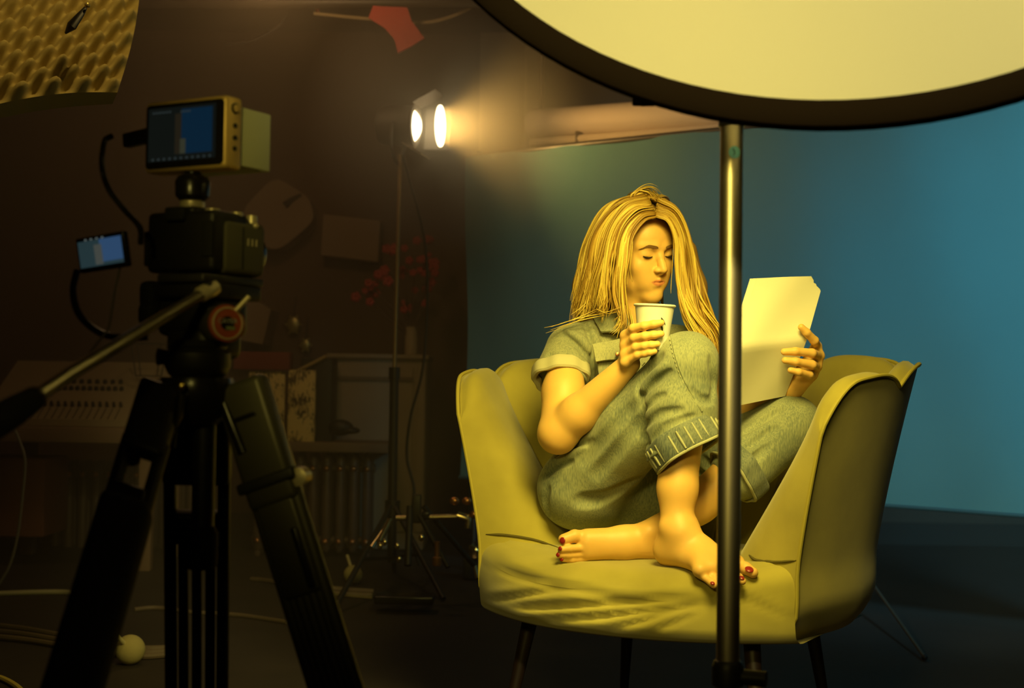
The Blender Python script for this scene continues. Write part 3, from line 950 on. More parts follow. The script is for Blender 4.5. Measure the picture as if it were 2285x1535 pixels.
def legs():
    a, k = J['ankR'], J['kneeR']
    f = SDF(*bounds([P(1430, 985, 3.05), P(1430, 1300, 3.2), P(1700, 1320, 2.88), P(1560, 985, 3.2)], 0.03), 0.0022)
    top = P(1520, 985, 3.10)
    f.cone(top, P(1512, 1090, 3.085), 0.047, 0.041, 0.01); f.cone(P(1512, 1090, 3.085), a, 0.041, 0.0335, 0.02)
    heel = P(1494, 1226, 3.085)
    f.cone(a, heel, 0.034, 0.0305, 0.015)
    f.ell(P(1487, 1176, 3.058), 0.010, k=0.018); f.ell(P(1540, 1172, 3.075), 0.012, k=0.02)
    inst = P(1560, 1225, 3.045)
    f.cone(a + [0.012, -0.012, -0.012], inst, 0.033, 0.029, 0.03)
    f.cone(heel, P(1565, 1258, 3.00), 0.027, 0.020, 0.03)
    b5, b1 = P(1562, 1272, 2.965), P(1640, 1258, 3.005)
    for t in (0, 0.33, 0.66, 1.0):
        p = b5 + (b1 - b5) * t
        f.cone(inst + [0, 0, -0.004], p, 0.024, 0.0165 + 0.005 * t, 0.018)
    toes = [((1640, 1258, 3.005), (1664, 1268, 2.985), (1680, 1278, 2.972), 0.0125),
            ((1618, 1270, 2.985), (1648, 1288, 2.955), (1657, 1297, 2.947), 0.0085),
            ((1600, 1278, 2.975), (1630, 1296, 2.945), (1637, 1304, 2.938), 0.0080),
            ((1584, 1283, 2.968), (1610, 1300, 2.940), (1616, 1307, 2.935), 0.0076),
            ((1566, 1284, 2.962), (1588, 1300, 2.942), (1593, 1306, 2.938), 0.0074)]
    for A, B, C_, r in toes:
        f.chain([P(*A), P(*B), P(*C_)], [r * 1.1, r, r * 0.9], 0.005)
    m1 = f.mesh()
    g = SDF(*bounds([P(1240, 1170, 3.12), P(1240, 1260, 3.2), P(1680, 1020, 3.3), P(1500, 1260, 3.12)], 0.03), 0.0022)
    al = J['ankL']; cf = P(1645, 1050, 3.245)
    g.cone(cf, P(1560, 1122, 3.222), 0.048, 0.043, 0.01); g.cone(P(1560, 1122, 3.222), al, 0.043, 0.034, 0.02)
    heel = P(1492, 1224, 3.19)
    g.cone(al, heel, 0.033, 0.028, 0.02)
    g.ell(P(1450, 1186, 3.165), 0.013, k=0.02)
    g.cone(al, P(1392, 1206, 3.18), 0.033, 0.0300, 0.03)
    g.cone(heel, P(1392, 1222, 3.18), 0.026, 0.024, 0.03)
    g.cone(P(1392, 1206, 3.18), P(1312, 1206, 3.165), 0.0300, 0.0265, 0.02)
    g.cone(P(1392, 1222, 3.18), P(1310, 1230, 3.165), 0.024, 0.022, 0.02)
    tl = [((1310, 1198, 3.165), (1282, 1196, 3.155), (1258, 1204, 3.147), 0.0140),
          ((1300, 1222, 3.150), (1270, 1224, 3.140), (1252, 1226, 3.137), 0.0085),
          ((1300, 1236, 3.155), (1268, 1238, 3.145), (1248, 1238, 3.142), 0.0082),
          ((1305, 1246, 3.160), (1276, 1248, 3.152), (1256, 1247, 3.149), 0.0080),
          ((1312, 1252, 3.168), (1288, 1256, 3.160), (1270, 1254, 3.158), 0.0075)]
    for A, B, C_, r in tl:
        g.chain([P(*A), P(*B), P(*C_)], [r * 1.05, r, r * 0.9], 0.004)
    return m1, g.mesh()

def torso_core():
    f = SDF(*bounds([J['shR'], J['shL'], J['pelvis'], J['neck']], 0.16), 0.007)
    f.chain([J['neck'], J['chest'], J['waist'], J['pelvis']], [0.055, 0.095, 0.090, 0.105], 0.05)
    f.cone(J['shR'], J['shL'], 0.042, 0.042, 0.05)
    return f.mesh()

l1, l2 = legs()
parts = [(hw, hq), arm_right(), arm_left(), l1, l2, torso_core()]
bv, bf = join(*parts)
body = obj('body', (bv, bf), Msk, PERSON, auto=0)
la = np.zeros(len(bv), np.float32); la[:len(lipv)] = lipv
body.data.attributes.new('lip', 'FLOAT', 'POINT').data.foreach_set('value', la)

# nails
for (px, py, Y, dx, w_) in ((1672, 1270, 2.965, 1, 0.0085), (1655, 1289, 2.943, 1, 0.0055), (1634, 1297, 2.934, 1, 0.005), (1613, 1301, 2.930, 1, 0.005), (1590, 1301, 2.932, 1, 0.0045)):
    nail(P(px, py, Y), (0.15, -0.75, 0.75), (0.75, -0.6, -0.45), w_, w_ * 1.15, name='toenail', par=body)
for (px, py, Y, w_) in ((1255, 1206, 3.134, 0.0075), (1250, 1224, 3.128, 0.005), (1245, 1238, 3.133, 0.005), (1253, 1248, 3.141, 0.005)):
    nail(P(px, py, Y), (-0.55, -0.8, 0.1), (-0.8, 0.5, -0.1), w_, w_, name='toenail', par=body)
# face details
def face_y(x, z):
    m_ = (hv[:, 1] > 0) & (np.abs(hv[:, 0] - x) < 0.0028) & (np.abs(hv[:, 2] - z) < 0.0028)
    return hv[m_, 1].max() if m_.any() else 0.07
def hline(pts, rad, name, material, lift=0.0, seg=8, flat=0.5):
    """line drawn on the skin of the face through (x, z) points"""
    q = catmull([(a, b, 0) for a, b in pts], 6)
    w_ = [H2W((p[0], face_y(p[0], p[1]) + lift, p[1])) for p in q]
    w_ = np.array(w_); w_[1:-1] = (w_[:-2] + 2 * w_[1:-1] + w_[2:]) / 4
    n = len(w_)
    rr = np.interp(np.linspace(0, 1, n), np.linspace(0, 1, len(rad)), rad)
    return obj(name, MB().tube(w_, rr, seg, flat=flat, up=hz), material, body)
Mbrow = mat('brow_brown', (0.20, 0.10, 0.022), 0.8)
Mlash = mat('lash_dark', (0.03, 0.016, 0.008), 0.7)
for s in (-1, 1):
    mbw = MB(); rg = np.random.RandomState(3)
    cv = catmull([(s * 0.0115, 0.0150, 0), (s * 0.022, 0.0168, 0), (s * 0.035, 0.0182, 0), (s * 0.049, 0.0125, 0)], 24)
    for i, c_ in enumerate(cv[:-1]):
        u = i / len(cv); hw_ = 0.0030 * (0.75 + 0.5 * math.sin(math.pi * min(1, u * 1.3))) * (1 - 0.6 * max(0, u - 0.6) / 0.4)
        d2 = cv[i + 1] - c_; d2 /= np.linalg.norm(d2)
        for k in range(4):
            o_ = rg.uniform(-hw_, hw_)
            x0, z0 = c_[0], c_[1] + o_
            L2 = rg.uniform(0.004, 0.007)
            x1, z1 = x0 + d2[0] * L2, z0 + d2[1] * L2 + 0.0022 * (1 - u) - 0.3 * o_
            mbw.tube([H2W((x0, face_y(x0, z0) - 0.0002, z0)), H2W((x1, face_y(x1, z1) + 0.0003, z1))], [0.00055, 0.0002], 5)
    obj('eyebrow', mbw, Mbrow, body)
    hline([(s * 0.0190, -0.0060), (s * 0.026, -0.0080), (s * 0.034, -0.0085), (s * 0.0405, -0.0068), (s * 0.0445, -0.0045)], [0.0010, 0.0028, 0.0040, 0.0034, 0.0010], 'eyelash', Mlash, 0.0002)
    mbl = MB()
    for i in range(16):
        u = i / 15; x0 = s * (0.021 + 0.0235 * u); z0 = -0.0068 - 0.0020 * math.sin(math.pi * u) + 0.0018 * u * u
        p0 = np.array([x0, face_y(x0, z0), z0])
        mbl.tube([H2W(p0), H2W(p0 + [s * 0.0022 * (u - 0.2), 0.0040, -0.0032])], [0.0005, 0.00015], 5)
    obj('eyelash_hairs', mbl, Mlash, body)

# ---- clothes
def folds(f, specs):
    """press soft creases into the cloth: (point a, point b, radius, depth)"""
    for a, b, r, k in specs:
        f.cone(a, b, r, r * 0.7, k, mode='sub')

def trousers():
    allp = [J['hipR'], J['kneeR'], J['hipL'], J['kneeL'], J['pelvis'], P(1500, 1100, 3.05), P(1640, 1080, 3.2)]
    f = SDF(*bounds(allp, 0.16), 0.0032)
    hr, kr = J['hipR'], J['kneeR']
    f.ell(J['pelvis'], (0.165, 0.125, 0.12), k=0.03)
    f.ell(P(1292, 1100, 3.37), (0.095, 0.10, 0.082), k=0.05)
    m_ = hr + (kr - hr) * 0.5 + [0, 0, -0.006]
    f.cone(hr, m_, 0.098, 0.086, 0.04); f.cone(m_, kr, 0.086, 0.0655, 0.03)
    f.ell(P(1534, 812, 3.115), 0.066, k=0.03)
    sh1 = P(1520, 905, 3.115)
    f.cone(kr, sh1, 0.066, 0.074, 0.02)
    end = P(1524, 1060, 3.085)
    f.cone(sh1, end, 0.076, 0.080, 0.02)
    # trouser legs end at the cuffs
    CN = V3((0.50, -0.22, -0.84))
    f.half(P(1527, 985, 3.09), CN, 0.004, lo=P(1405, 1200, 2.92) , hi=P(1640, 880, 3.205))
    # left leg folded flat across the seat
    hl, kl = J['hipL'], J['kneeL']
    f.cone(hl, (hl + kl) / 2, 0.090, 0.080, 0.04); f.cone((hl + kl) / 2, kl, 0.080, 0.066, 0.03)
    c2 = P(1650, 1052, 3.245)
    f.cone(kl, c2, 0.066, 0.066, 0.03)
    bv_ = bvh_of(f.mesh())
    press(f, bv_, [
        ([(1428, 862), (1436, 930), (1446, 1015)], 0.012, 0.010, 0.012),      # thigh against calf
        ([(1424, 862), (1448, 826), (1476, 792)], 0.006, 0.0055, 0.012),
        ([(1432, 884), (1462, 850), (1496, 828)], 0.006, 0.0055, 0.012),
        ([(1438, 915), (1458, 892), (1482, 880)], 0.005, 0.004, 0.010),
        ([(1440, 950), (1470, 925), (1520, 915)], 0.006, 0.004, 0.012),
        ([(1452, 985), (1490, 950), (1550, 930)], 0.006, 0.004, 0.012),
        ([(1430, 872), (1456, 838), (1486, 812)], 0.006, -0.0035, 0.010),
        ([(1218, 1042), (1262, 1012), (1318, 985)], 0.007, 0.006, 0.014),     # hip
        ([(1212, 1066), (1240, 1040), (1275, 1030)], 0.006, 0.005, 0.012),
        ([(1216, 1054), (1250, 1026), (1300, 1000)], 0.007, -0.004, 0.012),
        ([(1222, 1090), (1216, 1120), (1222, 1150)], 0.006, 0.004, 0.014),
        ([(1300, 1030), (1350, 975), (1415, 905)], 0.010, 0.0030, 0.02),
        ([(1330, 1060), (1380, 1000), (1425, 940)], 0.010, 0.0030, 0.02),
        ([(1290, 1120), (1350, 1110), (1420, 1070)], 0.010, 0.0030, 0.02),
        ([(1588, 800), (1594, 850), (1590, 890)], 0.006, 0.004, 0.012),
        ([(1540, 870), (1565, 890), (1590, 895)], 0.006, 0.0035, 0.012),
        ([(1662, 965), (1700, 938), (1745, 915)], 0.006, 0.005, 0.012),
        ([(1664, 1000), (1700, 975), (1730, 955)], 0.006, 0.005, 0.012),
        ([(1668, 1035), (1690, 1018), (1712, 995)], 0.005, 0.004, 0.012),
        ([(1568, 1020), (1585, 1045), (1598, 1062)], 0.006, 0.005, 0.012),
        ([(1556, 1050), (1575, 1065), (1598, 1075)], 0.005, 0.004, 0.012)])
    def fn(x, y, z):
        return 0.0013 * np.sin(42 * x + 25 * z + 4 * np.sin(14 * z + 9 * y)) * np.sin(21 * z - 30 * y + 2)
    f.warp(fn)
    return f.mesh()
TRM = trousers()
TR = obj('trousers', TRM, Mden, PERSON, auto=0)
tb_ = bvh_of(TRM)
for pts in ([(1498, 748), (1508, 795), (1528, 850), (1566, 918)], [(1455, 800), (1380, 880), (1300, 965), (1232, 1030)]):
    q = on_surface(tb_, pts, 0.0004, 10)
    sm_ = obj('seam', MB().tube(q, 0.0022, 8), Mden, TR)
    for k in range(1, len(q) - 1):
        if k % 2 == 0:
            d_ = q[k + 1] - q[k - 1]; e_ = np.cross(d_, V3((0, -1, 0))); e_ = e_ / np.linalg.norm(e_) * 0.0048
            obj('stitch', MB().tube([q[k] + e_ - d_ * 0.22, q[k] + e_ + d_ * 0.22], 0.0009, 5), Mhem, sm_)

def cuff(c, n, r, h, name, material, tilt=1.0, edge=None, fl=1.0, xax=None):
    n = V3(n) / np.linalg.norm(n)
    x, y, d = frame(n)
    if xax is not None:
        x = V3(xax) - n * np.dot(V3(xax), n); x /= np.linalg.norm(x); y = np.cross(n, x)
    a = np.linspace(0, 2 * np.pi, 64, endpoint=False)
    prof = [(r - 0.004, h / 2), (r + 0.001, h / 2 + 0.001), (r + 0.005, h / 2 - 0.004), (r + 0.0065, 0), (r + 0.006, -h / 2 + 0.004), (r + 0.002, -h / 2), (r - 0.006, -h / 2 + 0.002), (r - 0.010, 0)]
    def ringp(rr, hh):
        return [c + n * (hh + 0.002 * math.sin(3 * q + 1)) + (rr + 0.0022 * math.sin(5 * q) + 0.0015 * math.sin(9 * q + 2)) * (math.cos(q) * x + fl * math.sin(q) * y) for q in a]
    G = np.array([ringp(rr, hh) for rr, hh in prof])
    o = obj(name, MB().grid(G[::-1], closed_u=True), material, TR if 'trouser' in name else PERSON)
    if edge is not None:
        G = ringp(r + 0.003, -h / 2)
        obj('hem', MB().tube(G + G[:1], 0.0035, 8, cap=False), edge, o)
    return o
CNR = V3((0.50, -0.22, -0.84))
ccR = P(1526, 985, 3.09)
cR = cuff(ccR + CNR * 0.002, -CNR, 0.080, 0.056, 'trouser_cuff', Mcuffd, edge=Mhem, xax=(1, 0, 0.6), fl=0.86)
# pale worn bars across the turned-up cuff
xx = V3((1, 0, 0.6)); xx = xx + CNR * 0; nn_ = -CNR / np.linalg.norm(CNR); xx = xx - nn_ * np.dot(xx, nn_); xx /= np.linalg.norm(xx); yy_ = np.cross(nn_, xx)
for q in np.arange(0, 2 * math.pi, 0.23):
    e = math.cos(q) * xx + 0.86 * math.sin(q) * yy_
    c0 = ccR + CNR * 0.002 + e * 0.0850
    obj('worn_bar', MB().tube([c0 - nn_ * 0.022, c0, c0 + nn_ * 0.020], [0.0022, 0.0034, 0.0022], 6), Mhem, cR)
dL = P(1482, 1188, 3.20) - J['kneeL']; dL /= np.linalg.norm(dL)
cuff(P(1650, 1052, 3.245), -dL, 0.067, 0.045, 'trouser_cuff', Mcuffd, edge=Mhem)
def shirt():
    f = SDF(*bounds([J['shR'], J['shL'], J['waist'], J['neck'], P(1200, 850, 3.3)], 0.13), 0.0032)
    f.chain([P(1400, 775, 3.49), J['chest'], J['waist']], [0.080, 0.118, 0.115], 0.05)
    f.ell(P(1362, 850, 3.42), (0.075, 0.062, 0.075), k=0.04)
    f.ell(P(1455, 845, 3.46), (0.075, 0.062, 0.075), k=0.04)
    f.cone(P(1285, 776, 3.42), P(1400, 752, 3.49), 0.057, 0.060, 0.04)
    f.cone(P(1400, 752, 3.49), P(1505, 775, 3.55), 0.060, 0.055, 0.04)
    # short sleeves
    f.cone(P(1275, 785, 3.41), P(1252, 838, 3.375), 0.062, 0.064, 0.025)
    f.half(P(1250, 842, 3.37), (P(1236, 880, 3.345) - P(1262, 800, 3.40)), 0.002, lo=P(1180, 960, 3.26), hi=P(1312, 800, 3.50))
    f.cone(P(1512, 785, 3.55), P(1545, 840, 3.53), 0.060, 0.060, 0.02)
    f.ell(J['neck'] + [0.005, -0.005, 0.015], (0.060, 0.060, 0.060), k=0.006, mode='sub')
    bv_ = bvh_of(f.mesh())
    press(f, bv_, [
        ([(1300, 712), (1322, 765), (1326, 820), (1322, 870)], 0.008, 0.007, 0.012),
        ([(1312, 712), (1334, 765), (1338, 820), (1334, 870)], 0.007, -0.003, 0.010),
        ([(1225, 792), (1258, 806), (1300, 812)], 0.006, 0.0030, 0.012),
        ([(1256, 745), (1290, 770), (1314, 800)], 0.006, 0.0030, 0.012),
        ([(1215, 815), (1240, 824), (1262, 822)], 0.005, 0.0035, 0.010),
        ([(1262, 735), (1296, 756), (1318, 782)], 0.006, -0.003, 0.010),
        ([(1340, 812), (1346, 850), (1352, 885)], 0.004, 0.0035, 0.008),
        ([(1356, 810), (1362, 845), (1366, 875)], 0.004, 0.0035, 0.008),
        ([(1374, 806), (1378, 835), (1380, 860)], 0.004, 0.0035, 0.008),
        ([(1330, 720), (1370, 735), (1400, 750)], 0.006, 0.004, 0.012)])
    f.warp(lambda x, y, z: 0.0013 * np.sin(60 * x + 35 * z + 5 * np.sin(15 * z)) * np.sin(30 * z - 25 * y))
    return f.mesh()
SH = obj('shirt', shirt(), Mdenl, PERSON, auto=0)
sdir = P(1262, 800, 3.40) - P(1236, 880, 3.345)
cuff(P(1252, 836, 3.372), sdir + V3((-0.028, 0, 0.0)), 0.0635, 0.034, 'sleeve_cuff', Mcuff, fl=0.95)
cuff(P(1545, 845, 3.53), V3((-0.3, 0.0, 0.6)), 0.060, 0.034, 'sleeve_cuff', Mcuff)

def patch(pts, name, material, parent, th=0.004, n=10):
    """small curved cloth piece spanned between four corner points (with a bulge)"""
    A, B, C_, D = [V3(p) for p in pts]
    G = np.zeros((n + 1, n + 1, 3))
    nr = np.cross(B - A, D - A); nr /= np.linalg.norm(nr)
    if nr[1] > 0: nr = -nr
    for i in range(n + 1):
        for j in range(n + 1):
            u, v = i / n, j / n
            G[i, j] = (A * (1 - u) + B * u) * (1 - v) + (D * (1 - u) + C_ * u) * v + nr * (th * 2 * math.sin(math.pi * u) * math.sin(math.pi * v) + 0.0015 * math.sin(9 * u + 5 * v))
    H = G - nr * th
    mb = MB().grid(G).grid(H[:, ::-1])
    for E_ in (0, n):
        mb.grid(np.stack([G[E_], H[E_]]) if E_ else np.stack([H[E_], G[E_]]))
        mb.grid(np.stack([H[:, E_], G[:, E_]]) if E_ else np.stack([G[:, E_], H[:, E_]]))
    return obj(name, mb, material, parent, auto=60)
fl = patch([P(1322, 768, 3.312), P(1400, 752, 3.325), P(1398, 798, 3.300), P(1330, 806, 3.292)], 'pocket_flap', Mdenl, SH)
obj('button', MB().lathe(P(1378, 791, 3.288), (0, -1, 0.1), [(0.0055, 0), (0.0055, 0.002), (0.003, 0.003)], 16), mat('button_copper', (0.35, 0.16, 0.07), 0.35, 0.9), fl)
patch([P(1332, 808, 3.312), P(1396, 800, 3.318), P(1388, 868, 3.316), P(1342, 872, 3.312)], 'pocket', Mdenl, SH, th=0.003)
# collar
patch([P(1322, 706, 3.430), P(1402, 692, 3.375), P(1408, 742, 3.365), P(1340, 738, 3.372)], 'collar', Mdenl, SH, th=0.005)
patch([P(1420, 735, 3.385), P(1478, 700, 3.43), P(1490, 735, 3.42), P(1440, 775, 3.375)], 'collar', Mdenl, SH, th=0.005)

# ---- hair
Mhair = bpy.data.materials.new('hair_blonde'); Mhair.use_nodes = True
def _hair(Mh, c1, c2):
    nt = Mh.node_tree; b = nt.nodes['Principled BSDF']
    b.inputs['Roughness'].default_value = 0.42; b.inputs['Specular IOR Level'].default_value = 0.4
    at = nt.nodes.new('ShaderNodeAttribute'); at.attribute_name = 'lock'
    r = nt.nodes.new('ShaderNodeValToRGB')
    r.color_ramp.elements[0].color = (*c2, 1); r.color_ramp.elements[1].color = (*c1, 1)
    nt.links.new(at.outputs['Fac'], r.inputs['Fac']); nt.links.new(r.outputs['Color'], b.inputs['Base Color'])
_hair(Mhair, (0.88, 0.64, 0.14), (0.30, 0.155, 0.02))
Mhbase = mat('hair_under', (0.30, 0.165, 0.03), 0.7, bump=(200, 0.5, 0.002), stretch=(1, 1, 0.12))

def hair():
    # dark under-volume following the skull and the two side curtains
    f = SDF(*bounds([P(1270, 420, 3.3), P(1620, 760, 3.6)], 0.04), 0.0035)
    f.ell(H2W((0, -0.026, 0.040)), (0.081, 0.099, 0.089), rot=HM, k=0.01)
    def curtain(pts, rad):
        f.chain([P(*p) for p in pts], rad, 0.03)
    curtain([(1375, 540, 3.43), (1345, 620, 3.45), (1325, 700, 3.46)], [0.035, 0.040, 0.030])
    curtain([(1330, 560, 3.47), (1312, 640, 3.48), (1305, 705, 3.47)], [0.034, 0.032, 0.022])
    curtain([(1530, 560, 3.50), (1545, 640, 3.49), (1560, 720, 3.46)], [0.028, 0.030, 0.026])
    curtain([(1400, 600, 3.52), (1400, 720, 3.55)], [0.07, 0.06])
    # keep the face and the front of the neck free
    f.ell(H2W((0, 0.086, -0.026)), (0.052, 0.050, 0.088), rot=HM, k=0.010, mode='sub')
    f.ell(P(1435, 700, 3.38), (0.045, 0.06, 0.045), k=0.01, mode='sub')
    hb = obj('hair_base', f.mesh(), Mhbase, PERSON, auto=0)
    rng = np.random.RandomState(11)
    verts, faces, att = [], [], []
    cnt = [0]
    def lock(path, r0, tone, taper=(0.45, 1.0, 0.9, 0.25), flat=0.55):
        mb = MB(); n = len(path)
        rr = r0 * np.interp(np.linspace(0, 1, n), np.linspace(0, 1, len(taper)), taper)
        mb.tube(path, rr, 7, flat=flat)
        v, q = mb.arr()
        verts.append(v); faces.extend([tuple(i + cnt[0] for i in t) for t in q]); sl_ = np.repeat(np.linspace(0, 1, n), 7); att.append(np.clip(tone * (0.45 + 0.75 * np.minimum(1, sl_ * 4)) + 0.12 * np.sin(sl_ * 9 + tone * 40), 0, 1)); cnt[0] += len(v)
    def family(guides, n, r, jit=0.004, tone=(0.3, 1.0), wave=0.0, wl=3.0):
        """locks interpolated between neighbouring guide curves"""
        gs = [catmull([P(*p) for p in g], 8) for g in guides]
        m_ = 34
        gs = [np.array([[np.interp(t, np.linspace(0, 1, len(g)), g[:, k]) for k in range(3)] for t in np.linspace(0, 1, m_)]) for g in gs]
        nc = max(6, n // 11)
        cl = [(rng.uniform(0, len(gs) - 1), rng.uniform(*tone), rng.uniform(0, 6.28, 2), rng.normal(0, jit * 1.3, 3), rng.uniform(0.6, 1.4)) for _ in range(nc)]
        for i in range(n):
            tc_, tn, ph, oc, aw = cl[rng.randint(nc)]
            t = min(len(gs) - 1 - 1e-6, max(0.0, tc_ + rng.normal(0, 0.11))); k = int(t); t -= k
            p = gs[k] * (1 - t) + gs[k + 1] * t
            s = np.linspace(0, 1, m_)[:, None]
            off = (oc + rng.normal(0, jit * 0.6, 3)) * (0.35 + 0.9 * s)
            a = wave * aw
            ph = ph + rng.normal(0, 0.25, 2)
            wv = np.stack([np.sin(s[:, 0] * wl * 6.28 + ph[0]), np.sin(s[:, 0] * wl * 6.28 + ph[1]), 0 * s[:, 0]], 1) * a * s
            cut = rng.uniform(0.88, 1.0)
            q = (p + off + wv)[: int(m_ * cut)]
            lock(q, r * rng.uniform(0.6, 1.35), float(np.clip(tn + rng.normal(0, 0.13), 0, 1)), (0.75, 1.0, 0.9, 0.6, 0.10))
    # image-left side: from the parting over the temple down to the shoulder
    L = [
        [(1462, 482, 3.335), (1438, 488, 3.326), (1412, 522, 3.318), (1402, 575, 3.315), (1392, 630, 3.325), (1398, 690, 3.330), (1408, 735, 3.320), (1392, 762, 3.310)],
        [(1460, 469, 3.340), (1426, 477, 3.330), (1392, 520, 3.320), (1378, 590, 3.325), (1372, 650, 3.340), (1385, 700, 3.345), (1372, 725, 3.345)],
        [(1448, 448, 3.360), (1405, 462, 3.345), (1366, 515, 3.345), (1348, 590, 3.350), (1338, 650, 3.360), (1330, 705, 3.370)],
        [(1440, 440, 3.385), (1380, 458, 3.375), (1335, 520, 3.380), (1318, 600, 3.385), (1306, 665, 3.390), (1300, 715, 3.395)],
        [(1432, 434, 3.420), (1362, 458, 3.415), (1320, 530, 3.425), (1300, 605, 3.430), (1288, 670, 3.430), (1280, 712, 3.420)],
        [(1428, 432, 3.470), (1350, 470, 3.470), (1315, 545, 3.480), (1295, 620, 3.480), (1286, 680, 3.470), (1292, 716, 3.450)],
    ]
    family(L, 420, 0.0036, 0.0038, (0.05, 1.0), 0.0085, 1.15)
    family(L[1:5], 90, 0.0028, 0.006, (0.0, 0.3), 0.005, 1.5)
    # image-right side
    Rr = [
        [(1464, 482, 3.338), (1489, 492, 3.340), (1507, 532, 3.352), (1511, 590, 3.360), (1515, 650, 3.370), (1530, 705, 3.350), (1560, 750, 3.320), (1590, 790, 3.300)],
        [(1466, 469, 3.345), (1499, 482, 3.350), (1522, 535, 3.370), (1530, 600, 3.390), (1538, 660, 3.390), (1556, 715, 3.360), (1585, 770, 3.320), (1598, 830, 3.300)],
        [(1466, 448, 3.375), (1508, 478, 3.380), (1534, 545, 3.410), (1548, 610, 3.420), (1556, 670, 3.410), (1572, 720, 3.380), (1596, 770, 3.340), (1602, 840, 3.310)],
        [(1458, 440, 3.420), (1505, 470, 3.430), (1538, 550, 3.460), (1555, 620, 3.460), (1566, 680, 3.440), (1582, 730, 3.400), (1600, 780, 3.360), (1606, 850, 3.330)],
    ]
    family(Rr, 320, 0.0036, 0.0045, (0.05, 0.9), 0.0105, 1.6)
    family(Rr[1:], 40, 0.003, 0.006, (0.0, 0.3), 0.007, 2.4)
    # crown swept back and the loose tuft on top
    Cc = [
        [(1442, 444, 3.390), (1425, 434, 3.44), (1400, 452, 3.50), (1390, 520, 3.53)],
        [(1450, 442, 3.390), (1450, 431, 3.45), (1440, 450, 3.52), (1440, 520, 3.55)],
        [(1460, 446, 3.385), (1480, 443, 3.45), (1490, 470, 3.53), (1490, 540, 3.56)],
        [(1470, 452, 3.380), (1505, 465, 3.45), (1520, 520, 3.53), (1520, 580, 3.55)],
    ]
    family(Cc, 190, 0.0036, 0.003, (0.0, 0.6), 0.002, 1.2)
    family([[(1412, 450, 3.395), (1412, 436, 3.39), (1430, 426, 3.39), (1450, 428, 3.39), (1466, 444, 3.40)],
            [(1424, 448, 3.40), (1432, 434, 3.41), (1450, 428, 3.42), (1470, 436, 3.42), (1490, 462, 3.42)],
            [(1436, 446, 3.41), (1450, 434, 3.42), (1468, 432, 3.42), (1490, 444, 3.42), (1508, 476, 3.42)]], 40, 0.0026, 0.004, (0.2, 0.8), 0.004, 1.5)
    # back of the head down to the neck, unseen side kept closed
    Bk = [
        [(1350, 480, 3.50), (1322, 560, 3.53), (1320, 640, 3.55), (1330, 715, 3.55)],
        [(1420, 450, 3.54), (1400, 560, 3.60), (1400, 640, 3.60), (1400, 735, 3.60)],
        [(1500, 470, 3.54), (1510, 560, 3.59), (1520, 640, 3.58), (1530, 740, 3.55)]]
    family(Bk, 90, 0.007, 0.006, (0.1, 0.7), 0.004, 1.5)
    # strays
    for g in ([(1330, 690, 3.37), (1285, 712, 3.36), (1245, 728, 3.36), (1214, 737, 3.36)], [(1345, 700, 3.36), (1310, 708, 3.35), (1265, 722, 3.35), (1232, 735, 3.36)], [(1335, 650, 3.38), (1300, 690, 3.38), (1278, 712, 3.38)],
              [(1330, 690, 3.34), (1350, 700, 3.335), (1380, 694, 3.33), (1400, 690, 3.33)], [(1398, 700, 3.325), (1386, 730, 3.315), (1380, 752, 3.31)], [(1404, 690, 3.325), (1412, 730, 3.31), (1396, 765, 3.305)]):
        p = catmull([P(*q) for q in g], 8)
        for k in range(2):
            lock(p + rng.normal(0, 0.0025, 3) + np.linspace(0, 1, len(p))[:, None] * rng.normal(0, 0.006, 3), 0.0018, rng.uniform(0.4, 0.95), (0.8, 1, 0.8, 0.2))
    for k in range(26):      # flyaway hairs
        s = rng.choice(len(Rr)); g = catmull([P(*q) for q in (Rr + L)[rng.randint(len(Rr) + len(L))]], 8)
        i0 = rng.randint(2, 12); q = g[i0:i0 + 26].copy()
        q += np.linspace(0, 1, len(q))[:, None] ** 1.3 * (rng.normal(0, 0.012, 3) + [0.0, 0, 0.004])
        lock(q, 0.0009, rng.uniform(0.4, 0.9), (1, 1, 0.6), 1.0)
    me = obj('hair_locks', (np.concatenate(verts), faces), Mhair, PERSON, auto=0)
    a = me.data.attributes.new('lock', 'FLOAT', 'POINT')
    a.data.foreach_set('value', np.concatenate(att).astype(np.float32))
hair()

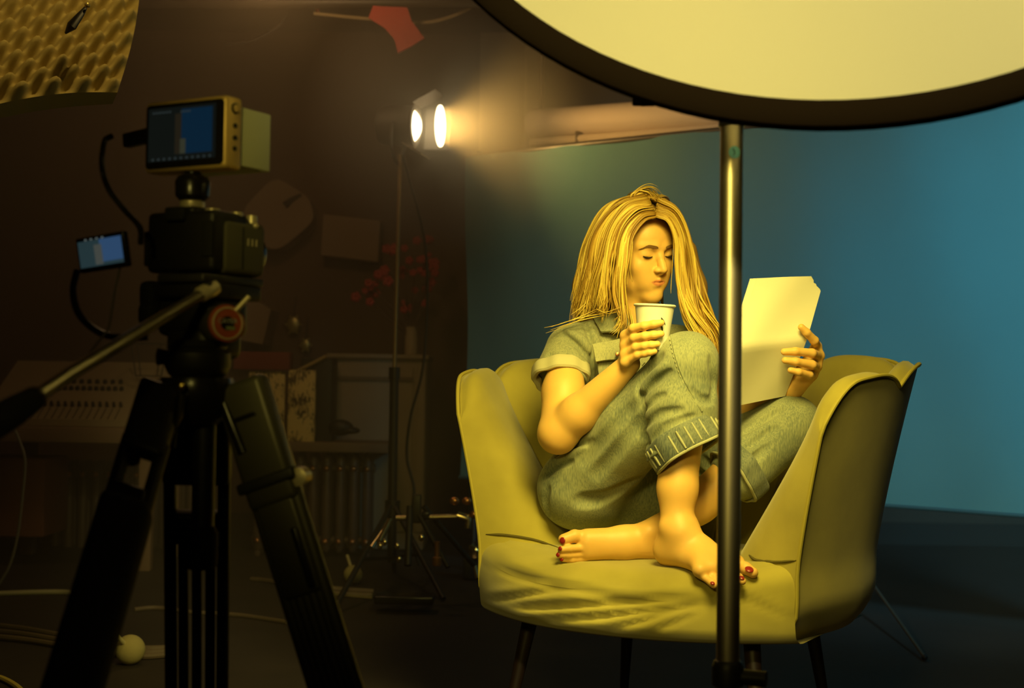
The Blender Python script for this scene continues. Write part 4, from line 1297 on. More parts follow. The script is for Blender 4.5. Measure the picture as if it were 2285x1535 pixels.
# ================================================================= cup and script in the person's hands
def cup():
    c = V3(CUPC); up = V3((0.03, -0.02, 1)); up /= np.linalg.norm(up)
    base = c - up * 0.052
    t = thing('paper_cup', base, 'white paper cup held up in front of the chest', 'cup')
    Mc = mat('cup_white', (0.82, 0.80, 0.72), 0.55)
    r = lambda h: CUPR + (h - 0.052) * 0.13
    prof = [(0.0001, 0.004), (r(0) - 0.003, 0.004), (r(0), 0.0), (r(0.02), 0.02), (r(0.05), 0.05), (r(0.096), 0.096)]
    inn = [(r(0.096) - 0.0012, 0.096), (r(0.05) - 0.0012, 0.05), (r(0.01) - 0.0012, 0.01), (0.0001, 0.01)]
    obj('body', MB().lathe(base, up, prof + inn, 48), Mc, t)
    x, y, d = frame(up)
    rim = [base + up * 0.0975 + (r(0.097) + 0.0005) * (math.cos(q) * x + math.sin(q) * y) for q in np.linspace(0, 2 * np.pi, 49)]
    obj('rim', MB().tube(rim, 0.0028, 10, cap=False), Mc, t)
    obj('coffee', MB().lathe(base + up * 0.07, up, [(0.0001, 0), (r(0.07) - 0.0016, 0)], 32), mat('coffee', (0.03, 0.012, 0.004), 0.1), t)
    # printed mark: two leaf shapes on the side of the cup
    def leaf(px0, py0, px1, py1, wd):
        a, b = P(px0, py0, 3.08), P(px1, py1, 3.08)
        pts = []
        for k in range(9):
            p = a + (b - a) * k / 8
            h = np.dot(p - base, up); ax = base + up * h
            e = p - ax; e -= up * np.dot(e, up); e[1] = 0
            dx = min(0.95 * r(h), e[0]); 
            pts.append(ax + [dx, -math.sqrt(max(1e-8, (r(h) + 0.0006) ** 2 - dx ** 2)), 0])
        return MB().tube(pts, [0.0003 + wd * math.sin(math.pi * k / 8) for k in range(9)], 8)
    obj('print', leaf(1476, 709, 1481, 720, 0.0019), mat('print_black', (0.02, 0.025, 0.01), 0.6), t)
    obj('print', leaf(1476, 726, 1480, 740, 0.0021), MATS['print_black'], t)
    obj('print', leaf(1481, 714, 1486, 727, 0.0009), MATS['print_black'], t)
cup()

def script():
    tl, tr = P(1688, 621, 3.205), P(1838, 617, 3.250)
    fl_, fr = P(1640, 776, 3.160), P(1800, 757, 3.212)       # fold line
    bl, br = P(1612, 912, 3.235), P(1752, 884, 3.275)
    t = thing('script_pages', (bl + br) / 2, 'folded stack of blank script pages held in the hand behind the pole', 'script')
    Mp = mat('paper_white', (0.74, 0.70, 0.54), 0.8, bump=(18, 0.12, 0.004))
    def sheet(name, off, dx, mat_, th):
        nu, nv = 20, 30
        G = np.zeros((nv + 1, nu + 1, 3))
        nr = np.cross(tr - tl, fl_ - tl); nr /= np.linalg.norm(nr)
        if nr[1] > 0: nr = -nr
        for j in range(nv + 1):
            v = j / nv
            for i in range(nu + 1):
                u = i / nu
                if v < 0.55:
                    q = v / 0.55; a = tl * (1 - q) + fl_ * q; b = tr * (1 - q) + fr * q
                else:
                    q = (v - 0.55) / 0.45; a = fl_ * (1 - q) + bl * q; b = fr * (1 - q) + br * q
                p = a * (1 - u) + b * u
                wob = 0.005 * math.sin(3 * u + 5 * v) * math.sin(math.pi * u) + 0.006 * u * u * (1 - v)
                p = p + nr * (off + wob) + V3(dx)
                # turned-over upper corner
                cdist = (1 - u) * 0.16 + v * 0.28
                if cdist < 0.032:
                    k = (0.032 - cdist)
                    p = p + (tl - tr) / np.linalg.norm(tl - tr) * k * 0.75 + (fl_ - tl) / np.linalg.norm(fl_ - tl) * k * 0.9 - nr * k * 0.5
                G[j, i] = p
        H = G - nr * th
        mb = MB().grid(G).grid(H[:, ::-1])
        mb.grid(np.stack([H[0], G[0]])).grid(np.stack([G[-1], H[-1]])).grid(np.stack([G[:, 0], H[:, 0]])).grid(np.stack([H[:, -1], G[:, -1]]))
        return obj(name, mb, mat_, t, auto=50)
    sheet('page', 0.0, (0, 0, 0), Mp, 0.0008)
    sheet('page', -0.0016, (-0.003, 0, 0.0), Mp, 0.0008)
    sheet('page', -0.0030, (-0.006, 0, 0.0005), Mp, 0.0008)
    sheet('page', -0.0044, (-0.009, 0, 0.0), Mp, 0.0008)
    sheet('page', -0.0060, (-0.012, 0, 0.0006), Mp, 0.0010)
script()

# ================================================================= video camera rig on its tripod (near left)
RGA = R(29)
RO = P(440, 850, 2.0)
Rr_ = np.array([math.cos(RGA), -math.sin(RGA), 0]); Rf_ = np.array([math.sin(RGA), math.cos(RGA), 0])
RM = np.stack([Rr_, Rf_, [0, 0, 1]], 1)
def RG(a, b, z):
    return V3((RO[0], RO[1], 0)) + a * Rr_ + b * Rf_ + V3((0, 0, z))
Mblk = mat('gear_black', (0.012, 0.010, 0.009), 0.5, bump=(500, 0.15, 0.0005))
Mblk2 = mat('gear_black_gloss', (0.015, 0.013, 0.012), 0.25)
Mgrip = mat('gear_grip', (0.11, 0.10, 0.058), 0.7, bump=(700, 0.3, 0.0005))
Mgold = mat('monitor_alloy', (0.80, 0.55, 0.18), 0.45, 0.35)
Mpale = mat('battery_pale', (0.62, 0.64, 0.40), 0.6)
Msil = mat('alloy_warm', (0.75, 0.65, 0.42), 0.38, 0.5)
Mrub = mat('rubber', (0.008, 0.007, 0.006), 0.85)

def rig():
    # ---- monitor
    t = thing('field_monitor', RG(-0.016, 0, 1.15), 'small field monitor in a gold frame mounted on top of the camera', 'monitor')
    mc = (-0.016, -0.001, 1.209)
    W_, H_ = 0.150, 0.102
    def rrect(w_, h_, r, b, n=6):
        o = []
        for cx, cz, a0 in ((w_ / 2 - r, h_ / 2 - r, 0), (-w_ / 2 + r, h_ / 2 - r, 90), (-w_ / 2 + r, -h_ / 2 + r, 180), (w_ / 2 - r, -h_ / 2 + r, 270)):
            for k in range(n + 1):
                q = R(a0 + 90 * k / n)
                o.append(RG(mc[0] + cx + r * math.cos(q), mc[1] + b, mc[2] + cz + r * math.sin(q)))
        return o
    obj('frame', MB().box(RG(*mc), (W_, 0.036, H_), RM, bev=0.0065), Mgold, t)
    obj('bezel', MB().prism(rrect(W_ - 0.008, H_ - 0.011, 0.006, -0.0192), Rf_ * 0.002), Mblk2, t)
    # what the screen shows: dark room, blue backdrop, the figure, a row of icons
    def quad(a0, a1, z0, z1, b, name, material, par):
        return obj(name, MB().prism([RG(mc[0] + a0, mc[1] + b, mc[2] + z0), RG(mc[0] + a1, mc[1] + b, mc[2] + z0), RG(mc[0] + a1, mc[1] + b, mc[2] + z1), RG(mc[0] + a0, mc[1] + b, mc[2] + z1)], Rf_ * 0.0004), material, par, smooth=False)
    sc = quad(-0.066, 0.058, -0.036, 0.040, -0.0200, 'screen', emis('screen_dark', (0.006, 0.0075, 0.006), 0.8), t)
    quad(-0.004, 0.052, -0.027, 0.036, -0.0203, 'picture', emis('screen_blue', (0.003, 0.014, 0.030), 1.0), sc)
    quad(-0.016, -0.004, -0.027, 0.030, -0.0203, 'picture', emis('screen_brown', (0.014, 0.011, 0.006), 1.0), sc)
    quad(-0.006, 0.004, -0.027, -0.006, -0.0206, 'picture', emis('screen_olive', (0.028, 0.030, 0.018), 1.0), sc)
    for k in range(11):
        quad(-0.058 + k * 0.0105, -0.0545 + k * 0.0105, -0.0345, -0.0315, -0.0206, 'icon', emis('screen_icon', (0.022, 0.030, 0.030), 1.0), sc)
    for k in range(4):
        quad(-0.006 + k * 0.005, -0.003 + k * 0.005, 0.031, 0.0335, -0.0206, 'icon', emis('screen_icon', (0.022, 0.030, 0.030), 1.0), sc)
    for k in range(6):
        quad(-0.058 + k * 0.006, -0.054 + k * 0.006, 0.0325, 0.0345, -0.0206, 'icon', MATS['screen_icon'], sc)
    # buttons on the right edge
    for z, r in ((0.034, 0.0075), (0.010, 0.0033), (-0.007, 0.0033), (-0.022, 0.0033)):
        c = RG(mc[0] + W_ / 2 - 0.001, mc[1] + 0.0, mc[2] + z)
        obj('button', MB().cyl(c, c + Rr_ * 0.003, r, seg=20), Mblk, t)
        if r > 0.005:
            obj('dial', MB().cyl(c + Rr_ * 0.001, c + Rr_ * 0.0045, r * 0.72, seg=20), Mgold, t)
    obj('battery', MB().box(RG(mc[0] + 0.012, mc[1] + 0.051, mc[2] - 0.002), (0.120, 0.064, 0.083), RM, bev=0.002), Mpale, t)
    # cable plug on the left edge
    c = RG(mc[0] - W_ / 2, mc[1], mc[2] + 0.005)
    obj('plug', MB().box(c - Rr_ * 0.027, (0.054, 0.016, 0.021), RM @ rotm(0, R(-6), 0), bev=0.003), Mblk2, t)
    # ball mount under the monitor
    b0 = RG(-0.016, 0.0, 1.102)
    obj('mount_ball', MB().lathe(b0 + [0, 0, 0.016], (0, 0, 1), [(0.018, 0), (0.024, 0.006), (0.025, 0.026), (0.021, 0.034), (0.012, 0.038), (0.012, 0.046)], 28), Mblk2, t)
    obj('mount_collar', MB().lathe(b0 + [0, 0, 0.004], (0, 0, 1), [(0.0165, 0), (0.0175, 0.002), (0.0175, 0.010), (0.015, 0.012)], 28), Msil, t)

    # ---- camera body
    c = thing('video_camera', RG(-0.016, 0.02, 1.012), 'black mirrorless camera body with flip-out screen on the tripod head', 'camera')
    bm = MB().box(RG(-0.016, 0.012, 1.058), (0.124, 0.075, 0.086), RM, bev=0.008)
    bm.box(RG(-0.020, 0.012, 1.100), (0.050, 0.066, 0.016), RM, bev=0.006)
    obj('body', bm, Mblk, c)
    obj('grip', MB().box(RG(0.034, 0.040, 1.052), (0.030, 0.095, 0.078), RM, bev=0.011), Mgrip, c)
    obj('grip_seam', MB().box(RG(0.0492, 0.034, 1.052), (0.001, 0.002, 0.060), RM), Mblk, c)
    for k in range(3):
        obj('logo_mark', MB().tube([RG(0.0494, 0.045 + 0.009 * k, 1.056), RG(0.0494, 0.045 + 0.009 * k, 1.066)], 0.0012, 6), Msil, c)
    for (a, b, r, h) in ((0.026, -0.005, 0.0105, 0.008), (0.036, 0.035, 0.009, 0.007), (0.036, 0.068, 0.008, 0.006)):
        obj('dial', MB().lathe(RG(a, b, 1.096), (0, 0, 1), [(r, -0.006), (r, h - 0.001), (r - 0.001, h), (0.0001, h)], 24), Msil, c)
    obj('strap_lug', MB().ball(RG(0.048, 0.062, 1.086), 0.0042), Msil, c)
    obj('back_display_hinge', MB().box(RG(-0.080, -0.012, 1.050), (0.012, 0.02, 0.05), RM, bev=0.003), Mblk, c)
    obj('eyepiece', MB().box(RG(-0.020, -0.028, 1.096), (0.034, 0.014, 0.020), RM, bev=0.004), Mrub, c)
    obj('thumb_pad', MB().box(RG(0.036, -0.0265, 1.060), (0.02, 0.004, 0.05), RM, bev=0.002), Mrub, c)
    obj('lens', MB().lathe(RG(-0.022, 0.045, 1.052), Rf_, [(0.032, 0), (0.033, 0.01), (0.033, 0.05), (0.036, 0.055), (0.036, 0.085), (0.033, 0.09), (0.028, 0.088)], 40), Mblk2, c)
    # flip-out screen
    fs = RM @ rotm(R(8), R(-4), R(-6))
    fc = P(231, 563, 1.99)
    f_ = obj('flip_screen', MB().box(fc, (0.102, 0.010, 0.050), fs, bev=0.003), Mblk2, c)
    def fq(a0, a1, z0, z1, off, name, m):
        return obj(name, MB().prism([fc + fs @ V3((a0, off, z0)), fc + fs @ V3((a1, off, z0)), fc + fs @ V3((a1, off, z1)), fc + fs @ V3((a0, off, z1))], fs @ V3((0, 0.0004, 0))), m, f_, smooth=False)
    fq(-0.046, 0.046, -0.018, 0.019, -0.0054, 'display', emis('flip_teal', (0.016, 0.032, 0.036), 1.0))
    fq(0.000, 0.046, -0.013, 0.019, -0.0057, 'picture', emis('flip_blue', (0.024, 0.058, 0.125), 1.0))
    fq(-0.012, 0.004, -0.016, 0.012, -0.0060, 'picture', emis('flip_grey', (0.050, 0.055, 0.048), 1.0))
    for k in range(4):
        fq(-0.030 + 0.012 * k, -0.026 + 0.012 * k, 0.0195, 0.0215, -0.0060, 'icon', emis('flip_icon', (0.10, 0.12, 0.11), 1.0))
    # ---- cables of the rig
    def cable(name, pts, r, material, label, ends=None):
        o = solo(name, MB().tube(catmull([P(*p) for p in pts], 10), r, 8), material, label, 'cable')
        return o
    cable('video_cable', [(250, 303, 2.02), (232, 318, 2.01), (228, 372, 1.97), (244, 424, 1.97), (278, 468, 1.97), (312, 508, 1.96), (314, 545, 1.955)], 0.0042, Mblk2, 'thick black video cable looping from the monitor down to the camera body')
    cable('power_cable', [(172, 604, 1.99), (163, 650, 1.975), (176, 700, 1.965), (216, 738, 1.96), (262, 752, 1.97), (330, 752, 1.98)], 0.0050, Mblk2, 'thick black cable hanging in a loop below the flip-out screen')
    cable('thin_cable', [(268, 598, 1.98), (256, 650, 1.965), (248, 700, 1.955), (240, 735, 1.95), (212, 772, 1.94), (186, 812, 1.95)], 0.0016, mat('cable_grey', (0.20, 0.18, 0.14), 0.6), 'thin grey wire hanging below the flip-out screen')

    # ---- tripod with fluid head
    T = thing('tripod', V3((RO[0], RO[1], 0)), 'black video tripod with fluid head and pan handle carrying the camera', 'tripod')
    obj('quick_plate', MB().box(RG(0.004, 0.02, 1.005), (0.085, 0.13, 0.012), RM, bev=0.003), mat('plate_grey', (0.06, 0.055, 0.05), 0.45, 0.5), T)
    obj('plate_clamp', MB().box(RG(0.000, 0.02, 0.989), (0.100, 0.115, 0.022), RM, bev=0.005), Mblk, T)
    hd = MB()
    hd.box(RG(-0.010, 0.02, 0.955), (0.105, 0.085, 0.060), RM, bev=0.014)
    hd.box(RG(-0.006, 0.02, 0.918), (0.080, 0.085, 0.050), RM, bev=0.016)
    obj('fluid_head', hd, Mblk, T)
    obj('side_knob', MB().box(RG(-0.082, -0.005, 0.985), (0.030, 0.034, 0.040), RM, bev=0.010), Mrub, T)
    obj('side_lever', MB().box(RG(-0.078, -0.012, 0.957), (0.032, 0.030, 0.034), RM, bev=0.010), Mrub, T)
    # drag dial facing right
    dc = P(505, 722, 1.955); dn = V3((0.55, -0.83, 0.05)); dn /= np.linalg.norm(dn)
    obj('drag_housing', MB().lathe(dc - dn * 0.045, dn, [(0.020, 0), (0.026, 0.008), (0.0275, 0.040), (0.0265, 0.045)], 40), mat('housing_grey', (0.05, 0.045, 0.035), 0.5), T)
    dd = obj('drag_dial', MB().lathe(dc, dn, [(0.0255, -0.004), (0.0265, 0.0), (0.0255, 0.004), (0.0225, 0.005)], 44), mat('dial_red', (0.30, 0.06, 0.02), 0.45), T)
    obj('dial_ring', MB().lathe(dc, dn, [(0.0225, 0.003), (0.0225, 0.0062), (0.0205, 0.0066), (0.0200, 0.004)], 44), Msil, dd)
    obj('dial_face', MB().lathe(dc, dn, [(0.0200, 0.0), (0.0200, 0.0048), (0.0001, 0.0052)], 44), Mblk2, dd)
    # lettering on the dial
    cu = bpy.data.curves.new('lettering', 'FONT'); cu.body = 'CAYER'; cu.size = 0.0092; cu.extrude = 0.0002; cu.align_x = 'CENTER'; cu.align_y = 'CENTER'
    tmp = bpy.data.objects.new('lettering_tmp', cu); COL.objects.link(tmp)
    dg = bpy.context.evaluated_depsgraph_get(); dg.update()
    me = bpy.data.meshes.new_from_object(tmp.evaluated_get(dg))
    vv = np.array([v.co[:] for v in me.vertices]); ff = [tuple(p.vertices) for p in me.polygons]
    bpy.data.objects.remove(tmp); bpy.data.meshes.remove(me)
    tx = np.cross(V3((0, 0, 1)), dn); tx /= np.linalg.norm(tx); ty = np.cross(dn, tx)
    wv = dc + dn * 0.0056 + vv[:, :1] * tx + (vv[:, 1:2] + 0.003) * ty + vv[:, 2:] * dn
    obj('lettering', (wv, ff), mat('print_grey', (0.35, 0.33, 0.28), 0.6), dd, smooth=False)
    obj('badge', MB().box(dc + dn * 0.0055 + tx * 0.004 - ty * 0.0065, (0.013, 0.0008, 0.005), np.stack([tx, dn, ty], 1)), mat('badge_green', (0.16, 0.18, 0.07), 0.5), dd)
    obj('lock_lever', MB().tube([P(527, 692, 1.95), P(556, 661, 1.95)], 0.0036, 10), Msil, T)
    # pan handle
    ph = [P(468, 648, 1.955), P(430, 668, 1.93), P(300, 747, 1.86), P(150, 838, 1.76), P(70, 893, 1.70)]
    hn = obj('pan_handle', MB().tube(ph, [0.0085, 0.0082, 0.0088, 0.0092, 0.0092], 18), mat('handle_alloy', (0.42, 0.37, 0.24), 0.30, 0.92), T)
    obj('handle_joint', MB().lathe(P(470, 646, 1.958), P(440, 662, 1.94) - P(470, 646, 1.958), [(0.010, -0.01), (0.0115, 0.0), (0.0115, 0.020), (0.009, 0.024)], 20), Msil, hn)
    obj('handle_ring', MB().cyl(P(84, 884, 1.712), P(66, 896, 1.70), 0.0135), mat('ring_brown', (0.10, 0.05, 0.035), 0.5), hn)
    obj('handle_grip', MB().tube([P(78, 888, 1.705), P(30, 918, 1.675), P(-40, 962, 1.63), P(-90, 992, 1.60)], [0.0145, 0.0185, 0.0190, 0.016], 18), Mrub, hn)
    # bowl and shoulder
    bc = V3((RO[0], RO[1], 0))
    obj('bowl', MB().lathe(bc + [0.0, 0, 0.876], (0, 0, 1), [(0.030, -0.012), (0.040, -0.004), (0.046, 0.008), (0.046, 0.026), (0.040, 0.032), (0.042, 0.036), (0.036, 0.044)], 36), Mblk, T)
    obj('pan_knob', MB().tube([P(385, 797, 1.97), P(352, 796, 1.96)], [0.008, 0.012], 14), Mrub, T)
    sh = MB()
    sh.lathe(bc + [0, 0, 0.822], (0, 0, 1), [(0.030, -0.02), (0.050, 0.0), (0.054, 0.034), (0.050, 0.046)], 32)
    obj('shoulder', sh, Mblk2, T)
    obj('center_tube', MB().cyl(bc + [0.012, 0, 0.62], bc + [0.012, 0, 0.83], 0.016), Mblk, T)
    obj('bowl_screw', MB().lathe(bc + [0.012, 0, 0.60], (0, 0, 1), [(0.018, 0), (0.022, 0.006), (0.022, 0.05), (0.017, 0.06)], 24), Mrub, T)
    def leg(top, bot, wd, faces, material, sleeve=False, lever=False, k1=0.16, k2_=0.30):
        """two-stage leg of parallel tubes between the points top and bot; wd: half width vector"""
        top, bot, wd = V3(top), V3(bot), V3(wd)
        d_ = (bot - top) / np.linalg.norm(bot - top)
        wn = wd / np.linalg.norm(wd)
        nn = np.cross(d_, wn); rot = np.stack([wn, d_, nn], 1)
        k_ = top + (bot - top) * k1
        L_ = obj('leg', MB().box((top + k_) / 2, (np.linalg.norm(wd) * 2.15, np.linalg.norm(k_ - top) * 1.06, 0.034), rot, bev=0.010), material, T)
        for s in (-1, 1):
            obj('upper_tube', MB().cyl(k_ + wd * s * 0.86 - d_ * 0.02, bot + wd * s * 0.86, 0.0095, seg=14), material, L_)
        k2 = top + (bot - top) * k2_
        obj('lower_guide', MB().box(k2, (np.linalg.norm(wd) * 1.7, 0.05 if not lever else 0.15, 0.026), rot, bev=0.006), material, L_)
        for s in ((-0.6, -0.3, 0, 0.3, 0.6) if lever else (-0.44, 0, 0.44)):
            obj('lower_tube', MB().cyl(k2 + wd * s, bot + wd * s + d_ * 0.05, 0.0085 if lever else 0.0078, seg=12), material, L_)
        if sleeve:
            obj('sleeve', MB().box((k2 + bot) / 2, (np.linalg.norm(wd) * 2.5, np.linalg.norm(bot - k2) * 1.02, 0.046), rot, bev=0.016), Mrub, L_)
        if lever:
            lc = top + (bot - top) * 0.175 + wd * 1.25
            obj('lock_wheel', MB().lathe(lc - nn * 0.012, nn, [(0.006, 0), (0.013, 0.002), (0.013, 0.022), (0.006, 0.024)], 20), Msil, L_)
            obj('slot', MB().box(top + (bot - top) * 0.30 + wd * 0.55 + nn * 0.018 * (1 if nn[1] < 0 else -1), (0.010, 0.085, 0.006), rot, bev=0.003), Mblk2, L_)
            obj('slot', MB().box(top + (bot - top) * 0.055 + nn * 0.0178 * (1 if nn[1] < 0 else -1), (0.034, 0.006, 0.003), rot, bev=0.001), Mblk2, L_)
            obj('clamp_band', MB().box(top + (bot - top) * 0.165, (np.linalg.norm(wd) * 2.5, 0.016, 0.042), rot, bev=0.004), mat('band_dark', (0.03, 0.028, 0.022), 0.5), L_)
        obj('foot', MB().ball(bot + d_ * 0.06, (0.03, 0.03, 0.02)), Mrub, L_)
        return L_
    zf = 0.03
    def to_floor(px, py, Y, top):
        b = P(px, py, Y); d_ = b - top
        return top + d_ * ((top[2] - zf - 0.03) / -d_[2])
    t1 = P(362, 866, 1.965)
    leg(t1, to_floor(203, 1400, 1.75, t1), V3((0.028, -0.006, -0.008)), None, Mblk, sleeve=True, k1=0.11, k2_=0.19)
    t2 = P(440, 866, 2.03)
    leg(t2, to_floor(439, 1500, 2.20, t2), V3((0.046, 0.0, 0)), None, Mblk, k1=0.17, k2_=0.26)
    t3 = P(538, 858, 1.985)
    leg(t3, to_floor(738, 1500, 1.95, t3), V3((0.032, -0.010, 0.012)), None, mat('leg_olive', (0.10, 0.092, 0.055), 0.42, 0.2), lever=True, k1=0.20, k2_=0.27)
    # cast arms from the shoulder to the three legs
    for pts in ([(402, 868, 1.985), (340, 870, 1.965), (312, 960, 1.93), (292, 1030, 1.90)], [(430, 860, 2.0), (385, 905, 1.96), (372, 1000, 1.945)], [(490, 862, 1.99), (520, 940, 1.98), (548, 1010, 1.975)]):
        obj('arm', MB().tube(catmull([P(*p) for p in pts], 6), 0.013, 12, flat=0.8), Mblk2, T)
    obj('hinge_bolt', MB().ball(P(405, 862, 1.935), (0.006, 0.004, 0.007)), mat('brass', (0.85, 0.62, 0.18), 0.25, 1.0), T)
    obj('hinge_plate', MB().tube([P(408, 880, 1.938), P(402, 930, 1.936), P(392, 955, 1.938)], [0.010, 0.009, 0.005], 12, flat=0.4), mat('plate_olive', (0.09, 0.08, 0.045), 0.4, 0.4), T)
    obj('spreader', MB().tube([to_floor(203, 1400, 1.75, t1) + [0, 0, 0.12], V3((RO[0], RO[1], 0.10)), to_floor(738, 1500, 1.95, t3) + [0, 0, 0.12]], 0.008, 10), Mblk, T)
rig()

# ================================================================= spotlight on its stand
def spotlight():
    Y = 6.0
    C = P(930, 281, Y)
    ax = V3((0.98, -0.19, -0.02)); ax /= np.linalg.norm(ax)
    t = thing('spotlight', C - [0, 0, 0.12], 'black spotlight with barn doors throwing a warm hazy beam', 'spotlight')
    bk = mat('lamp_black', (0.03, 0.022, 0.016), 0.6)
    obj('housing', MB().lathe(C - ax * 0.17, ax, [(0.05, 0), (0.075, 0.01), (0.085, 0.04), (0.085, 0.155), (0.092, 0.16), (0.092, 0.168), (0.070, 0.168), (0.070, 0.150)], 36), bk, t)
    lens = obj('lens', MB().lathe(C - ax * 0.012, ax, [(0.0001, 0.030), (0.030, 0.026), (0.052, 0.014), (0.066, 0.0)], 36), emis('lamp_lens', (1.0, 0.74, 0.36), 11.0), t, auto=0)
    x = np.cross(ax, [0, 0, 1.0]); x /= np.linalg.norm(x); up = np.cross(x, ax)
    # barn doors: top, bottom and the far side flap that catches the lamp
    def door(c, e1, e2, w_, h_, name, m):
        e1 = V3(e1) / np.linalg.norm(e1); e2 = V3(e2) / np.linalg.norm(e2)
        nn = np.cross(e1, e2); nn /= np.linalg.norm(nn)
        obj(name, MB().box(c, (w_, h_, 0.003), np.stack([e1, e2, nn], 1)), m, t)
    door(C + up * 0.115 + ax * 0.045, ax + up * 0.55, x, 0.11, 0.15, 'barn_door', bk)
    door(C - up * 0.105 + ax * 0.000, ax - up * 0.55, x, 0.10, 0.15, 'barn_door', mat('lamp_inner', (0.35, 0.28, 0.18), 0.5))
    far = -x if x[1] < 0 else x
    door(C + far * 0.105 + ax * 0.065, ax + far * 0.45, up, 0.11, 0.17, 'barn_door', bk)
    # outer lens in front of the bulb lens (the second bright ellipse)
    rc = C + ax * 0.105
    obj('outer_lens', MB().lathe(rc, ax, [(0.0001, 0.010), (0.045, 0.008), (0.088, 0.0), (0.088, -0.004), (0.0001, -0.004)], 40), emis('lamp_flare', (1.0, 0.74, 0.36), 9.0), t)
    obj('yoke', MB().tube(catmull([C - ax * 0.08 - x * 0.10, C - ax * 0.08 - x * 0.10 - up * 0.10, C - ax * 0.08 - up * 0.16, C - ax * 0.08 + x * 0.10 - up * 0.10, C - ax * 0.08 + x * 0.10], 6), 0.008, 8), bk, t)
    obj('indicator', MB().ball(P(845, 270, 5.97), 0.006), emis('led_red', (0.5, 0.04, 0.02), 1.0), t)
    obj('rear_knob', MB().cyl(P(862, 272, 5.98), P(848, 271, 5.975), 0.012), bk, t)
    light('spot_bulb', 'AREA', C + ax * 0.122, C + ax * 2, 4.0, (1.0, 0.56, 0.13), shape='DISK', size=0.16, spread=R(112))
    # stand
    top, mid, bot = P(893, 345, Y), P(880, 830, Y), P(874, 1232, Y)
    s = thing('lamp_stand', (bot[0], bot[1], 0), 'thin dark light stand carrying the spotlight with barn doors', 'lamp stand')
    obj('upper_tube', MB().cyl(mid, top, 0.0085, seg=14), mat('stand_bronze', (0.35, 0.24, 0.12), 0.45, 0.7), s)
    obj('lower_tube', MB().cyl((bot[0], bot[1], 0.10), mid, 0.019, seg=18), MATS['gear_black'], s)
    obj('collar', MB().cyl(mid - [0, 0, 0.03], mid + [0, 0, 0.02], 0.024, seg=18), MATS['gear_black_gloss'], s)
    obj('hub', MB().cyl((bot[0], bot[1], 0.30), (bot[0], bot[1], 0.36), 0.032, seg=18), MATS['gear_black'], s)
    for e in (P(742, 1372, 5.25), P(990, 1330, 5.6), P(880, 1270, 6.4)):
        e[2] = 0.012
        h0 = V3((bot[0], bot[1], 0.35))
        lg = obj('leg', MB().tube([h0, e], 0.011, 10), MATS['gear_black'], s)
        m_ = h0 + (e - h0) * 0.55
        obj('brace', MB().tube([(bot[0], bot[1], 0.12), m_], 0.007, 8), MATS['gear_black'], lg)
    solo('lamp_cable', MB().tube(catmull([P(900, 350, 6.02), P(950, 560, 6.06), P(946, 800, 6.06), P(916, 930, 6.06), P(908, 1020, 6.06), P(924, 1095, 6.04), P(915, 1180, 6.0), P(935, 1262, 5.95)], 12), 0.006, 8), MATS['gear_black'], 'black mains cable hanging down beside the thin lamp stand', 'cable')
spotlight()

# ================================================================= things along the back wall
def flat_panel(name, poly, Y, th, material, label, cat, group=None, bev=0.0):
    p = [P(x, y, Y) for x, y in poly]
    return solo(name, MB().prism(p, (0, th, 0)), material, label, cat, group, smooth=False)
Mpan = mat('panel_tan', (0.33, 0.22, 0.13), 0.9, bump=(90, 0.2, 0.002))
def rounded(poly, r=0.22, n=5):
    out = []
    m_ = len(poly)
    for i in range(m_):
        a, b, c = (np.array(poly[(i + k) % m_], float) for k in (-1, 0, 1))
        p0, p1 = b + (a - b) * r, b + (c - b) * r
        for k in range(n + 1):
            u = k / n
            out.append(tuple((1 - u) ** 2 * p0 + 2 * u * (1 - u) * b + u * u * p1))
    return out
t = thing('wall_panel', P(615, 480, 7.7), 'tilted tan rounded panel hanging on the wall behind the camera grip', 'wall panel')
obj('board', MB().prism([P(x, y, 7.70) for x, y in rounded([(538, 470), (612, 392), (690, 440), (702, 492), (622, 560), (560, 540)], 0.3)], (0, 0.20, 0)), Mpan, t)
obj('clip', MB().tube([P(636, 458, 7.69), P(650, 446, 7.69), P(672, 434, 7.69)], [0.02, 0.014, 0.008], 8), MATS['gear_black'], t)
flat_panel('square_panel', [(722, 478), (848, 492), (843, 584), (716, 568)], 7.75, 0.15, Mpan, 'tilted square tan panel hanging on the wall left of the lamp stand', 'wall panel')
flat_panel('small_panel', [(546, 656), (604, 690), (586, 768), (520, 756), (516, 690)], 7.6, 0.30, Mpan, 'small tan panel standing behind the round drag dial of the tripod', 'wall panel')

